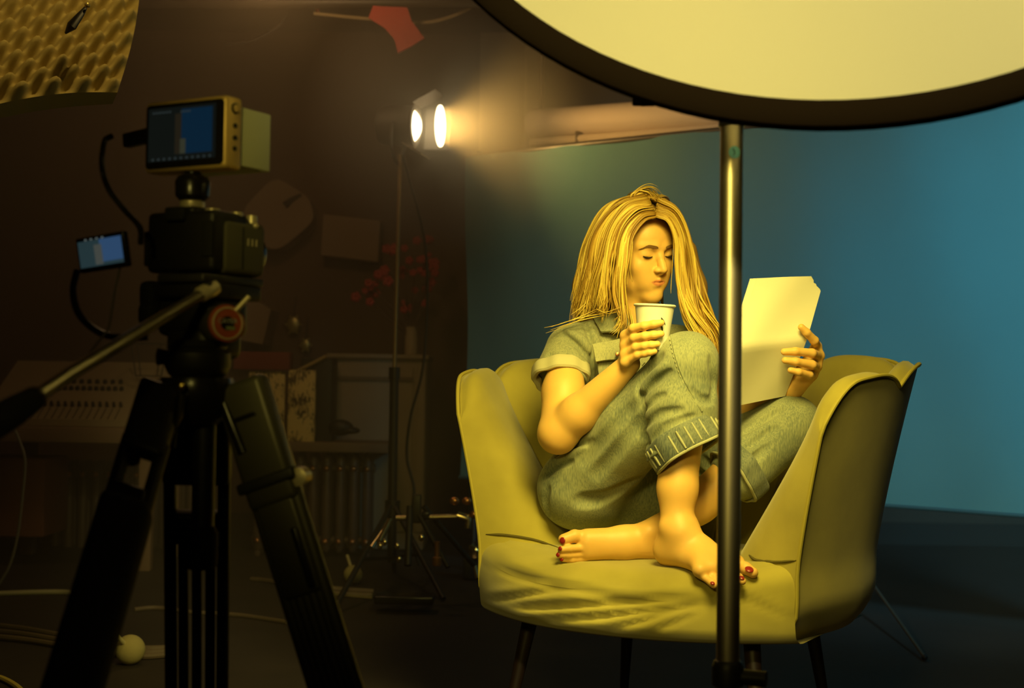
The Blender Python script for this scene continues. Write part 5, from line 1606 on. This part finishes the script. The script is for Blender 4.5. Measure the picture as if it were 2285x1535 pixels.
# cabinet with vase and branches
def cabinet():
    a, b = P(733, 790, 7.2), P(952, 792, 7.2)
    t = thing('cabinet', ((a[0] + b[0]) / 2, 7.4, 0), 'pale brown cabinet standing behind the thin lamp stand', 'cabinet')
    z1 = a[2]; w_ = b[0] - a[0]; xc = (a[0] + b[0]) / 2
    Mc = mat('cabinet_tan', (0.34, 0.25, 0.14), 0.7, bump=(40, 0.1), var=(4, (0.28, 0.20, 0.11), 0.3))
    obj('body', MB().box((xc, 7.43, z1 / 2), (w_, 0.44, z1 - 0.02), bev=0.006), Mc, t)
    obj('top_board', MB().box((xc, 7.42, z1 - 0.008), (w_ + 0.02, 0.47, 0.024), bev=0.005), Mc, t)
    dl = (P(928, 900, 7.2)[0])
    obj('door', MB().box(((a[0] + dl) / 2, 7.203, z1 / 2 + 0.02), (dl - a[0] - 0.03, 0.016, z1 - 0.16), bev=0.004), Mc, t)
    obj('door', MB().box(((b[0] + dl) / 2, 7.203, z1 / 2 + 0.02), (b[0] - dl - 0.008, 0.016, z1 - 0.16), bev=0.004), Mc, t)
    obj('rail', MB().box(((a[0] + dl) / 2, 7.19, z1 - 0.12), (dl - a[0] - 0.03, 0.012, 0.02)), mat('cabinet_dark', (0.16, 0.11, 0.06), 0.7), t)
    # side cheek towards the backdrop, lying in shade
    return z1
ZC = cabinet()
v0 = P(917, 790, 7.3); v0[2] = ZC + 0.006
t = thing('vase', v0, 'tall pale vase on the cabinet with bare branches', 'vase')
obj('body', MB().lathe(v0, (0, 0, 1), [(0.032, 0), (0.034, 0.01), (0.033, 0.09), (0.028, 0.13), (0.030, 0.142), (0.026, 0.142), (0.024, 0.05)], 24), mat('vase_pale', (0.42, 0.31, 0.17), 0.6), t)
rng = np.random.RandomState(5)
BR = [(928, 585), (850, 615), (905, 600), (958, 600), (830, 640), (925, 670), (945, 560), (880, 560), (820, 665), (965, 640)]
t = thing('red_branches', v0 + [0, 0, 0.14], 'branches with red blossoms standing in the tall vase', 'flowers')
for i, (px, py) in enumerate(BR):
    e = P(px, py, 7.3 + rng.uniform(-0.12, 0.12))
    m_ = (v0 + e) / 2 + rng.normal(0, 0.02, 3) + [0, 0, 0.05]
    br = obj('branch', MB().tube(catmull([v0 + [0, 0, 0.08], m_, e], 6), [0.004] * 7 + [0.003] * 6, 6), mat('branch_brown', (0.10, 0.05, 0.03), 0.8), t)
    for k in range(5):
        c = e + rng.normal(0, 0.035, 3)
        rr = rng.uniform(0.010, 0.020)
        mb = MB()
        for q in range(5):
            aa = q * 2 * math.pi / 5
            mb.ball(c + rr * 0.8 * V3((math.cos(aa), 0.3 * math.sin(aa), math.sin(aa))), (rr * 0.75, rr * 0.5, rr * 0.75), 8, 5)
        obj('blossom', mb, mat('blossom_red', (0.42, 0.035, 0.03), 0.7), br)
# patterned boxes with a red box on top, gold ornaments
Mpat = bpy.data.materials.new('floral_lace'); Mpat.use_nodes = True
nt = Mpat.node_tree; b_ = nt.nodes['Principled BSDF']; b_.inputs['Roughness'].default_value = 0.7
tc = nt.nodes.new('ShaderNodeTexCoord'); vo = nt.nodes.new('ShaderNodeTexVoronoi'); vo.inputs['Scale'].default_value = 15
nz = nt.nodes.new('ShaderNodeTexNoise'); nz.inputs['Scale'].default_value = 14; nz.inputs['Detail'].default_value = 5
mxv = nt.nodes.new('ShaderNodeMixRGB'); mxv.inputs[0].default_value = 0.12
nt.links.new(tc.outputs['Object'], mxv.inputs[1]); nt.links.new(nz.outputs['Color'], mxv.inputs[2]); nt.links.new(mxv.outputs[0], vo.inputs['Vector'])
rp = nt.nodes.new('ShaderNodeValToRGB'); rp.color_ramp.elements[0].position = 0.25; rp.color_ramp.elements[1].position = 0.5
rp.color_ramp.elements[0].color = (0.07, 0.045, 0.015, 1); rp.color_ramp.elements[1].color = (0.75, 0.55, 0.20, 1)
nt.links.new(vo.outputs['Distance'], rp.inputs[0]); nt.links.new(rp.outputs[0], b_.inputs['Base Color'])
def pbox(name, x0, x1, y0, y1, Y, dep, material, label, cat, group=None, bev=0.004):
    a, b = P(x0, y1, Y), P(x1, y0, Y)
    return solo(name, MB().box(((a[0] + b[0]) / 2, Y + dep / 2, (a[2] + b[2]) / 2), (b[0] - a[0], dep, b[2] - a[2]), bev=bev), material, label, cat, group)
pbox('patterned_panel', 552, 636, 830, 988, 6.86, 0.05, Mpat, 'left one of two panels with a gold floral pattern on the radiator shelf', 'panel', 'floral panels')
pbox('patterned_panel', 640, 704, 826, 988, 6.86, 0.05, Mpat, 'right one of two panels with a gold floral pattern, next to the dark speaker', 'panel', 'floral panels')
pbox('red_box', 520, 646, 786, 824, 6.84, 0.12, mat('box_red', (0.20, 0.035, 0.025), 0.8), 'dark red box lying above the floral panels', 'box')
t = thing('loudspeaker', P(700, 1003, 7.05), 'dark loudspeaker standing between the floral panels and the cabinet', 'loudspeaker')
a, b = P(706, 988, 6.95), P(734, 800, 6.95)
obj('cabinet', MB().box(((a[0] + b[0]) / 2 - 0.03, 7.04, (a[2] + b[2]) / 2), (b[0] - a[0] + 0.10, 0.20, b[2] - a[2]), bev=0.006), MATS['gear_black'], t)
obj('trim', MB().tube([P(645, 838, 6.93), P(728, 795, 6.93)], 0.010, 8), mat('trim_gold', (0.40, 0.29, 0.11), 0.5, 0.3), t)
for i, (px, py, w_, lab) in enumerate(((655, 724, 0.036, 'oval gold ornament hanging above the red box'), (682, 770, 0.026, 'small dull gold ornament right of the red box'))):
    c = P(px, py, 7.85)
    t = thing('ornament', c - [0, 0, w_], lab, 'ornament')
    obj('pendant', MB().ball(c, (w_, w_ * 0.35, w_ * 1.3), 16, 10), mat('ornament_gold', (0.55, 0.45, 0.16), 0.35, 0.6), t)
    obj('cord', MB().tube([c + [0, 0, w_ * 1.2], c + [0.005, 0.03, 0.14], c + [0.005, 0.06, 0.16]], 0.003, 6), MATS['gear_black'], t)
    for k in range(6):
        aa = k * 1.047
        obj('bead', MB().ball(c + w_ * V3((1.15 * math.cos(aa), -0.1, 1.45 * math.sin(aa))), 0.007, 8, 6), MATS['ornament_gold'], t)

# radiators under a shelf
Mrad = mat('radiator_iron', (0.13, 0.085, 0.06), 0.5, 0.2)
Mbr = mat('valve_brass', (0.75, 0.35, 0.14), 0.3, 0.9)
def radiator(x0, x1, y0, y1, Y, n, label):
    a, b = P(x0, y1, Y), P(x1, y0, Y)
    z0, z1 = a[2], b[2]
    t = thing('radiator', ((a[0] + b[0]) / 2, Y, z0 - 0.1), label, 'radiator', 'cast iron radiators')
    pit = (b[0] - a[0]) / n
    col = MB()
    x = a[0] + pit * 0.5
    first = None
    for i in range(n):
        xx = a[0] + pit * (i + 0.5)
        mb = MB().tube([(xx, Y, z0), (xx, Y, z0 + 0.03), (xx, Y, z1 - 0.03), (xx, Y, z1)], [pit * 0.22, pit * 0.36, pit * 0.36, pit * 0.22], 12)
        mb.tube([(xx, Y + 0.09, z0), (xx, Y + 0.09, z0 + 0.03), (xx, Y + 0.09, z1 - 0.03), (xx, Y + 0.09, z1)], [pit * 0.22, pit * 0.36, pit * 0.36, pit * 0.22], 12)
        c = obj('column', mb, Mrad, t)
        for zz in (z0 + 0.05, z1 - 0.07):
            obj('cap', MB().ball((xx, Y - pit * 0.34, zz), 0.015, 10, 6), Mbr, c)
    for zz in (z0 + 0.05, z1 - 0.07):
        obj('header', MB().cyl((a[0], Y + 0.045, zz), (b[0], Y + 0.045, zz), 0.022), Mrad, t)
    for xx in (a[0] + pit * 0.5, b[0] - pit * 0.5):
        obj('foot', MB().box((xx, Y + 0.045, z0 / 2), (0.03, 0.12, z0), bev=0.006), Mrad, t)
    return a, b
radiator(105, 505, 1032, 1290, 7.2, 13, 'long dark cast iron radiator behind the left tripod leg')
radiator(560, 836, 1014, 1228, 6.93, 9, 'shorter dark cast iron radiator below the floral panels')
pbox('radiator_shelf', 540, 866, 990, 1006, 6.78, 0.38, mat('shelf_wood', (0.17, 0.11, 0.06), 0.7), 'wooden shelf board over the shorter radiator', 'shelf')
c = P(765, 952, 6.95)
t = thing('leather_pouch', c - [0, 0, 0.04], 'small dark pouch lying on the shelf board in front of the cabinet', 'pouch')
obj('body', MB().ball(c + [-0.01, 0, -0.005], (0.062, 0.04, 0.040)), MATS['gear_black'], t)
obj('flap', MB().ball(c + [0.04, -0.005, -0.018], (0.045, 0.035, 0.018)), MATS['gear_black'], t)

# mixing desk on a long table (left)
def mixing_desk():
    A, B = P(-60, 985, 6.3), P(352, 985, 6.3)
    z = A[2]
    Mt = mat('table_tan', (0.24, 0.15, 0.085), 0.7, var=(3, (0.19, 0.115, 0.06), 0.3))
    t = thing('long_table', ((A[0] + B[0]) / 2, 6.6, 0), 'long wooden table carrying the mixing desk at the left', 'table')
    obj('table_top', MB().box(((A[0] + B[0]) / 2, 6.62, z + 0.035), (B[0] - A[0], 0.66, 0.07), bev=0.006), Mt, t)
    for sx in (A[0] + 0.06, B[0] - 0.06):
        for yy in (6.36, 6.88):
            obj('leg', MB().box((sx, yy, z / 2), (0.06, 0.06, z), bev=0.006), Mt, t)
    C = P(170, 905, 6.35)
    zb = z + 0.072
    d = thing('mixing_desk', (C[0], 6.6, zb), 'pale mixing desk with rows of black knobs and faders', 'mixing desk')
    x0, x1 = P(-40, 900, 6.4)[0], P(342, 900, 6.4)[0]
    Md = mat('desk_face', (0.30, 0.22, 0.12), 0.6)
    h0, h1 = 0.03, P(150, 806, 6.8)[2] - zb
    pr = [(x0, 6.36, zb), (x0, 6.36, zb + h0), (x0, 6.85, zb + h1), (x0, 6.90, zb + h1), (x0, 6.90, zb)]
    obj('case', MB().prism(pr, (x1 - x0, 0, 0)), Md, d, smooth=False)
    sl = (h1 - h0) / 0.49
    nrm = V3((0, -sl, 1)); nrm /= np.linalg.norm(nrm)
    def on(px, t_):
        x = P(px, 900, 6.45)[0]; yy = 6.36 + 0.49 * t_
        return V3((x, yy, zb + h0 + (h1 - h0) * t_))
    for r_, (tt, n, p0, p1) in enumerate(((0.22, 13, 82, 268), (0.50, 12, 92, 250), (0.62, 9, 96, 240))):
        for k in range(n):
            c = on(p0 + (p1 - p0) * k / (n - 1), tt)
            if r_ == 0:
                obj('fader', MB().tube([c, c + nrm * 0.024], [0.009, 0.006], 8), MATS['gear_black'], d)
            else:
                obj('knob', MB().lathe(c, nrm, [(0.011, 0), (0.009, 0.016), (0.006, 0.017)], 12), MATS['gear_black'], d)
    for k in range(13):
        c = on(82 + 186 * k / 12, 0.10)
        obj('fader_slot', MB().box(c, (0.004, 0.10, 0.003), rotm(math.atan(sl), 0, 0)), MATS['gear_black'], d)
    w_ = thing('wire_basket', on(305, 0.72), 'wire frame basket standing on the mixing desk', 'basket')
    c = on(308, 0.55) + [0, 0, 0.035]
    hs = []
    for sx in (-0.07, 0.07):
        for sy in (-0.06, 0.06):
            obj('wire', MB().tube([c + [sx * 0.7, sy * 0.7, 0.02], c + [sx, sy, 0.17]], 0.003, 6), MATS['gear_black'], w_)
    for s_, z_ in ((0.7, 0.02), (1.0, 0.17)):
        q = [c + [0.07 * s_ * i, 0.06 * s_ * j, z_] for i, j in ((-1, -1), (1, -1), (1, 1), (-1, 1), (-1, -1))]
        obj('wire', MB().tube(q, 0.003, 6), MATS['gear_black'], w_)
mixing_desk()
pbox('red_crate', -60, 100, 1024, 1196, 6.45, 0.35, mat('crate_red', (0.20, 0.075, 0.045), 0.8), 'reddish brown crate standing on the floor at the left edge', 'crate')

# drum hardware lying in a heap between stand and chair
Mchr = mat('chrome_warm', (0.75, 0.60, 0.32), 0.22, 1.0)
def hardware():
    t = thing('cymbal_stand', P(940, 1262, 5.6), 'folded chrome cymbal stand lying beside the armchair', 'cymbal stand')
    Yh = 5.5
    obj('tube', MB().tube([P(884, 1156, Yh), P(1046, 1152, Yh)], 0.011, 12), Mchr, t)
    obj('tube', MB().tube([P(828, 1222, Yh - 0.1), P(868, 1165, Yh)], 0.009, 12), Mchr, t)
    obj('tube', MB().tube([P(846, 1210, Yh - 0.15), P(870, 1162, Yh)], 0.011, 12), Mchr, t)
    obj('tube', MB().tube([P(1020, 1150, Yh), P(1046, 1158, Yh), P(1044, 1178, Yh)], 0.016, 12), Mchr, t)
    for px, py in ((1014, 1118), (1042, 1118), (1058, 1148)):
        obj('wing_nut', MB().ball(P(px, py, Yh), (0.020, 0.012, 0.016), 10, 7), mat('copper_nut', (0.65, 0.30, 0.12), 0.3, 0.9), t)
    obj('rod', MB().tube([P(1046, 1075, Yh), P(1044, 1160, Yh)], 0.006, 8), MATS['gear_black'], t)
    obj('clamp', MB().box(P(930, 1135, Yh), (0.035, 0.03, 0.11), bev=0.006), MATS['gear_black'], t)
    obj('clamp', MB().box(P(950, 1150, Yh), (0.03, 0.03, 0.03), bev=0.006), MATS['gear_black_gloss'], t)
    obj('leg', MB().tube([P(915, 1130, Yh), P(910, 1262, Yh - 0.1)], 0.014, 10), MATS['gear_black'], t)
    obj('leg', MB().tube([P(930, 1140, Yh), P(1000, 1266, Yh - 0.1)], 0.010, 10), MATS['gear_black'], t)
    obj('leg', MB().tube([P(945, 1130, Yh), P(1058, 1262, Yh + 0.1)], 0.010, 10), MATS['gear_black'], t)
    p = thing('drum_pedal', P(900, 1262, 5.3), 'low drum pedal with metal plates on the floor by the lamp stand', 'drum pedal')
    c = P(905, 1240, 5.35); c[2] = 0.05
    obj('base', MB().box(c, (0.22, 0.12, 0.03), bev=0.006), MATS['gear_black_gloss'], p)
    for px, py in ((848, 1218), (858, 1210), (886, 1218), (940, 1200), (890, 1248)):
        obj('bolt', MB().ball(P(px, py, 5.3), (0.010, 0.008, 0.013), 8, 6), Mchr, p)
    obj('cup', MB().lathe(P(975, 1262, 5.3), (0, 0, 1), [(0.016, 0), (0.018, 0.01), (0.018, 0.03), (0.01, 0.034), (0.01, 0.08), (0.012, 0.09)], 16), mat('cup_copper', (0.40, 0.20, 0.10), 0.35, 0.8), p)
    s = thing('coil_spring', P(1062, 1292, 6.15), 'shiny coil spring and lever beside the left edge of the armchair', 'spring')
    Ys = 6.15
    c0 = P(1062, 1222, Ys); pts = []
    for k in range(90):
        q = k * 0.42
        pts.append(c0 + [0.028 * math.cos(q), 0.028 * math.sin(q), 0.012 - k * 0.0006])
    obj('coil', MB().tube(pts, 0.004, 6), mat('chrome_bright', (0.95, 0.82, 0.45), 0.15, 1.0), s)
    obj('lever', MB().tube([P(1058, 1256, Ys), P(1066, 1290, Ys - 0.02)], [0.009, 0.014], 10), MATS['chrome_bright'], s)
    pp = P(1056, 1282, Ys + 0.08); pp[2] = 0.05
    obj('plate', MB().box(pp, (0.09, 0.05, 0.09), bev=0.005), MATS['gear_black'], s)
    obj('post', MB().cyl((c0[0], c0[1], 0.03), (c0[0], c0[1], c0[2] + 0.03), 0.008), MATS['gear_black'], s)
hardware()

# maracas, cables and papers on the floor
def mallet(px, py, r_px, Y, end, label, bent=False):
    c = P(px, py, Y); r = r_px / FPX * Y
    c[2] = r
    t = thing('mallet', c - [0, 0, r], label, 'mallet', 'felt mallets')
    obj('head', MB().ball(c, (r, r, r), 24, 16), mat('felt_cream', (0.46, 0.39, 0.15), 0.9, bump=(200, 0.4, 0.002)), t)
    e = P(*end)
    obj('handle', MB().tube([c + (e - c) * 0.2, e], 0.007, 10), mat('stick_pale', (0.70, 0.62, 0.30), 0.5), t)
mallet(290, 1466, 33, 4.30, (256, 1414, 4.22), 'round cream mallet lying on the floor by the left tripod leg')
mallet(788, 1270, 21, 6.05, (775, 1240, 6.2), 'round cream mallet lying on the floor under the lamp stand')
def floor_cable(name, pts, r, material, label):
    q = []
    for px, py in pts:
        d = P(px, py, 1.0) - CAMPOS; s_ = (CAMPOS[2] - r) / -d[2]
        q.append(CAMPOS + d * s_)
    return solo(name, MB().tube(catmull(q, 8), r, 8), material, label, 'cable')
Mcab = mat('cable_cream', (0.42, 0.37, 0.20), 0.6)
Mcabd = mat('cable_brown', (0.14, 0.10, 0.06), 0.7)
floor_cable('floor_cable', [(-40, 1326), (60, 1322), (140, 1321), (172, 1327)], 0.010, Mcab, 'short cream cable end lying on the floor left of the tripod')
for k in range(3):
    floor_cable('floor_cable', [(-40, 1392 + 13 * k), (60, 1404 + 12 * k), (150, 1420 + 11 * k), (300, 1445 + 9 * k), (380, 1446 + 7 * k)], 0.010, Mcabd, ('upper', 'middle', 'lower')[k] + ' one of three brown cables running side by side on the floor')
floor_cable('floor_cable', [(-60, 1498), (0, 1512), (40, 1534), (60, 1560)], 0.008, mat('cable_yellow', (0.75, 0.60, 0.12), 0.5), 'yellow cable in the lower left corner of the floor')
floor_cable('floor_cable', [(560, 1292), (600, 1296), (700, 1316), (830, 1326)], 0.010, Mcabd, 'brown cable on the floor between tripod and lamp stand')
floor_cable('floor_cable', [(300, 1360), (350, 1356), (430, 1366), (530, 1372), (640, 1388)], 0.008, Mcabd, 'thin brown cable on the floor behind the tripod legs')
def floor_sheet(name, poly, material, label, cat):
    q = []
    for px, py in poly:
        d = P(px, py, 1.0) - CAMPOS
        q.append(CAMPOS + d * ((CAMPOS[2] - 0.004) / -d[2]))
    return solo(name, MB().prism(q, (0, 0, 0.01)), material, label, cat, smooth=False)
floor_sheet('paper_strip', [(728, 1312), (834, 1320), (830, 1336), (722, 1326)], mat('paper_old', (0.30, 0.24, 0.14), 0.8), 'strip of old paper lying on the floor below the lamp stand', 'paper')
solo('hanging_wire', MB().tube(catmull([P(22, 935, 5.8), P(46, 990, 5.8), P(56, 1030, 5.8), P(52, 1090, 5.8), P(40, 1190, 5.8), P(22, 1260, 5.8), P(-6, 1310, 5.8)], 8), 0.006, 8), mat('cable_grey', (0.20, 0.18, 0.14), 0.6), 'grey wire hanging from the mixing desk down to the floor', 'cable')
a = P(1938, 1290, 5.6); b = P(2064, 1392, 4.55); a[2] = max(a[2], 0.02); b[2] = 0.012
t = thing('metal_rod', b, 'thin metal rod lying on the floor right of the armchair', 'rod')
obj('shaft', MB().tube([a, b], 0.006, 10), mat('rod_grey', (0.12, 0.10, 0.07), 0.5, 0.4), t)
obj('tip', MB().ball(b, 0.010, 10, 7), MATS['gear_black'], t)

# ---------------------------------------------------------------- overhead: foam, cloth, pipes
def foam():
    # egg-crate foam sheet hanging down from the ceiling, its lower right corner in view
    O = P(300, 0, 3.9); dn = P(258, 214, 3.75) - P(306, 0, 3.95); lf = P(0, 240, 3.55) - P(262, 206, 3.75)
    org = P(262, 206, 3.75)                  # lower right corner
    up = -dn
    t = thing('foam_panel', org, 'egg crate foam panel hanging under the ceiling in the upper left corner', 'foam panel')
    up = up / np.linalg.norm(up); lf = lf / np.linalg.norm(lf)
    nrm = np.cross(lf, up); nrm /= np.linalg.norm(nrm)
    if nrm[1] > 0: nrm = -nrm
    nu, nv, st = 100, 84, 0.0085
    pit = 0.088
    def hgt(u, v):
        return 0.036 * (math.sin(2 * math.pi * u / pit) * math.sin(2 * math.pi * v / pit)) + 0.006 * math.sin(5 * u + 3 * v) + 0.03 * math.sin(6 * u) * math.exp(-v * 4)
    G = np.zeros((nv + 1, nu + 1, 3)); H = G.copy()
    for j in range(nv + 1):
        for i in range(nu + 1):
            u, v = i * st, j * st
            e = min(1, u / 0.03, v / 0.03)
            wob = 0.012 * math.sin(9 * u) * (1 - min(1, v / 0.2))
            base = org + lf * (u - 0.01 * math.sin(v * 8)) + up * (v + wob)
            G[j, i] = base + nrm * (hgt(u, v) * (0.4 + 0.6 * e))
            H[j, i] = base - nrm * 0.05
    mb = MB().grid(G[:, ::-1]).grid(H)
    mb.grid(np.stack([G[0], H[0]])).grid(np.stack([H[:, 0], G[:, 0]]))
    obj('sheet', mb, mat('foam_yellow', (0.52, 0.40, 0.13), 0.95, bump=(300, 0.3, 0.001)), t, auto=0)
    tie = MB().tube([P(196, 10, 3.62), P(180, 32, 3.60), P(160, 58, 3.59), P(146, 74, 3.60)], [0.004, 0.012, 0.018, 0.004], 10, flat=0.6)
    obj('clip', tie, MATS['gear_black'], t)
    obj('clip_tip', MB().ball(P(195, 11, 3.59), 0.008, 10, 7), mat('tip_gold', (0.8, 0.6, 0.2), 0.3, 0.6), t)
    for (u, v) in ((0.10, 0.68), (0.70, 0.68)):
        p = org + lf * u + up * v
        obj('cord', MB().tube([p, (p[0], p[1], 2.8)], 0.004, 6), MATS['gear_black'], t)
foam()
light('added_foam_light', 'SPOT', (-0.80, 3.15, 2.55), P(110, 100, 3.7), 16.0, (1.0, 0.70, 0.22), spot_size=R(70), spot_blend=0.8, shadow_soft_size=0.04)  # added unseen light, only there to brighten the foam

def overhead():
    c = [P(x, y, 6.115) for x, y in ((835, 6), (905, 6), (918, 46), (946, 84), (916, 104), (888, 118), (880, 88), (858, 62), (822, 40))]
    solo('red_cloth', MB().prism(c, (0.0, 0.03, 0.004)), mat('cloth_red', (0.42, 0.055, 0.045), 0.9, bump=(20, 0.6, 0.01)), 'red cloth hanging from the ceiling pipes above the spotlight', 'cloth', smooth=False)
    solo('red_strap', MB().tube(catmull([P(712, -14, 6.3), P(705, 6, 6.3), P(710, 28, 6.3)], 6), [0.012] * 6 + [0.008] * 7, 10), mat('strap_red', (0.75, 0.09, 0.05), 0.6), 'short bright red strap hanging from the ceiling', 'strap')
    solo('ceiling_pipe', MB().tube([P(300, 8, 6.2), P(1120, 4, 6.1)], 0.028, 14), mat('pipe_dark', (0.03, 0.022, 0.015), 0.5), 'dark pipe running along under the ceiling', 'pipe')
    solo('ceiling_cable', MB().tube(catmull([P(700, 30, 6.2), P(800, 40, 6.2), P(880, 46, 6.2), P(950, 50, 6.2), P(1010, 36, 6.2), P(1062, 10, 6.2)], 8), 0.008, 8), mat('cable_tan', (0.26, 0.19, 0.09), 0.7), 'tan cable sagging under the ceiling pipe', 'cable')
    solo('ceiling_rod', MB().tube(catmull([P(500, 100, 6.4), P(560, 92, 6.4), P(620, 60, 6.4), P(640, 30, 6.4)], 8), 0.007, 8), MATS['pipe_dark'], 'thin dark cable climbing to the ceiling left of the red strap', 'cable')
overhead()

# ---------------------------------------------------------------- haze in the back of the room
Mz = bpy.data.materials.new('haze'); Mz.use_nodes = True
nt = Mz.node_tree; nt.nodes.clear()
vs_ = nt.nodes.new('ShaderNodeVolumeScatter'); vs_.inputs['Color'].default_value = (1, 0.86, 0.66, 1); vs_.inputs['Density'].default_value = 0.08; vs_.inputs['Anisotropy'].default_value = 0.2
o_ = nt.nodes.new('ShaderNodeOutputMaterial'); nt.links.new(vs_.outputs[0], o_.inputs['Volume'])
hz_ = obj('haze', MB().box((0.2, 5.95, 1.4), (7.0, 3.78, 2.74)), Mz, None, smooth=False)
tag(hz_, 'thin warm haze hanging in the back of the room around the lamp beam', 'haze', kind='stuff')
# denser smoke added in front of the spotlight to strengthen the beam glow
Mp_ = bpy.data.materials.new('smoke'); Mp_.use_nodes = True
nt = Mp_.node_tree; nt.nodes.clear()
tc = nt.nodes.new('ShaderNodeTexCoord')
ln = nt.nodes.new('ShaderNodeVectorMath'); ln.operation = 'LENGTH'
mr = nt.nodes.new('ShaderNodeMapRange'); mr.inputs['From Min'].default_value = 0.10; mr.inputs['From Max'].default_value = 0.62; mr.inputs['To Min'].default_value = 1.1; mr.inputs['To Max'].default_value = 0.0
vs_ = nt.nodes.new('ShaderNodeVolumeScatter'); vs_.inputs['Color'].default_value = (1, 0.95, 0.85, 1); vs_.inputs['Anisotropy'].default_value = 0.2
o_ = nt.nodes.new('ShaderNodeOutputMaterial')
nt.links.new(tc.outputs['Object'], ln.inputs[0]); nt.links.new(ln.outputs['Value'], mr.inputs['Value']); nt.links.new(mr.outputs[0], vs_.inputs['Density']); nt.links.new(vs_.outputs[0], o_.inputs['Volume'])
sc_ = P(995, 280, 5.95)
so = obj('smoke', MB().ball(sc_, 0.62, 24, 16), Mp_, None, smooth=False)
so.data.transform(Matrix.Translation((0, 0, -0.62))); so.location.z += 0.62
tag(so, 'small cloud of smoke added in front of the spotlight to strengthen its glow', 'smoke', kind='stuff')
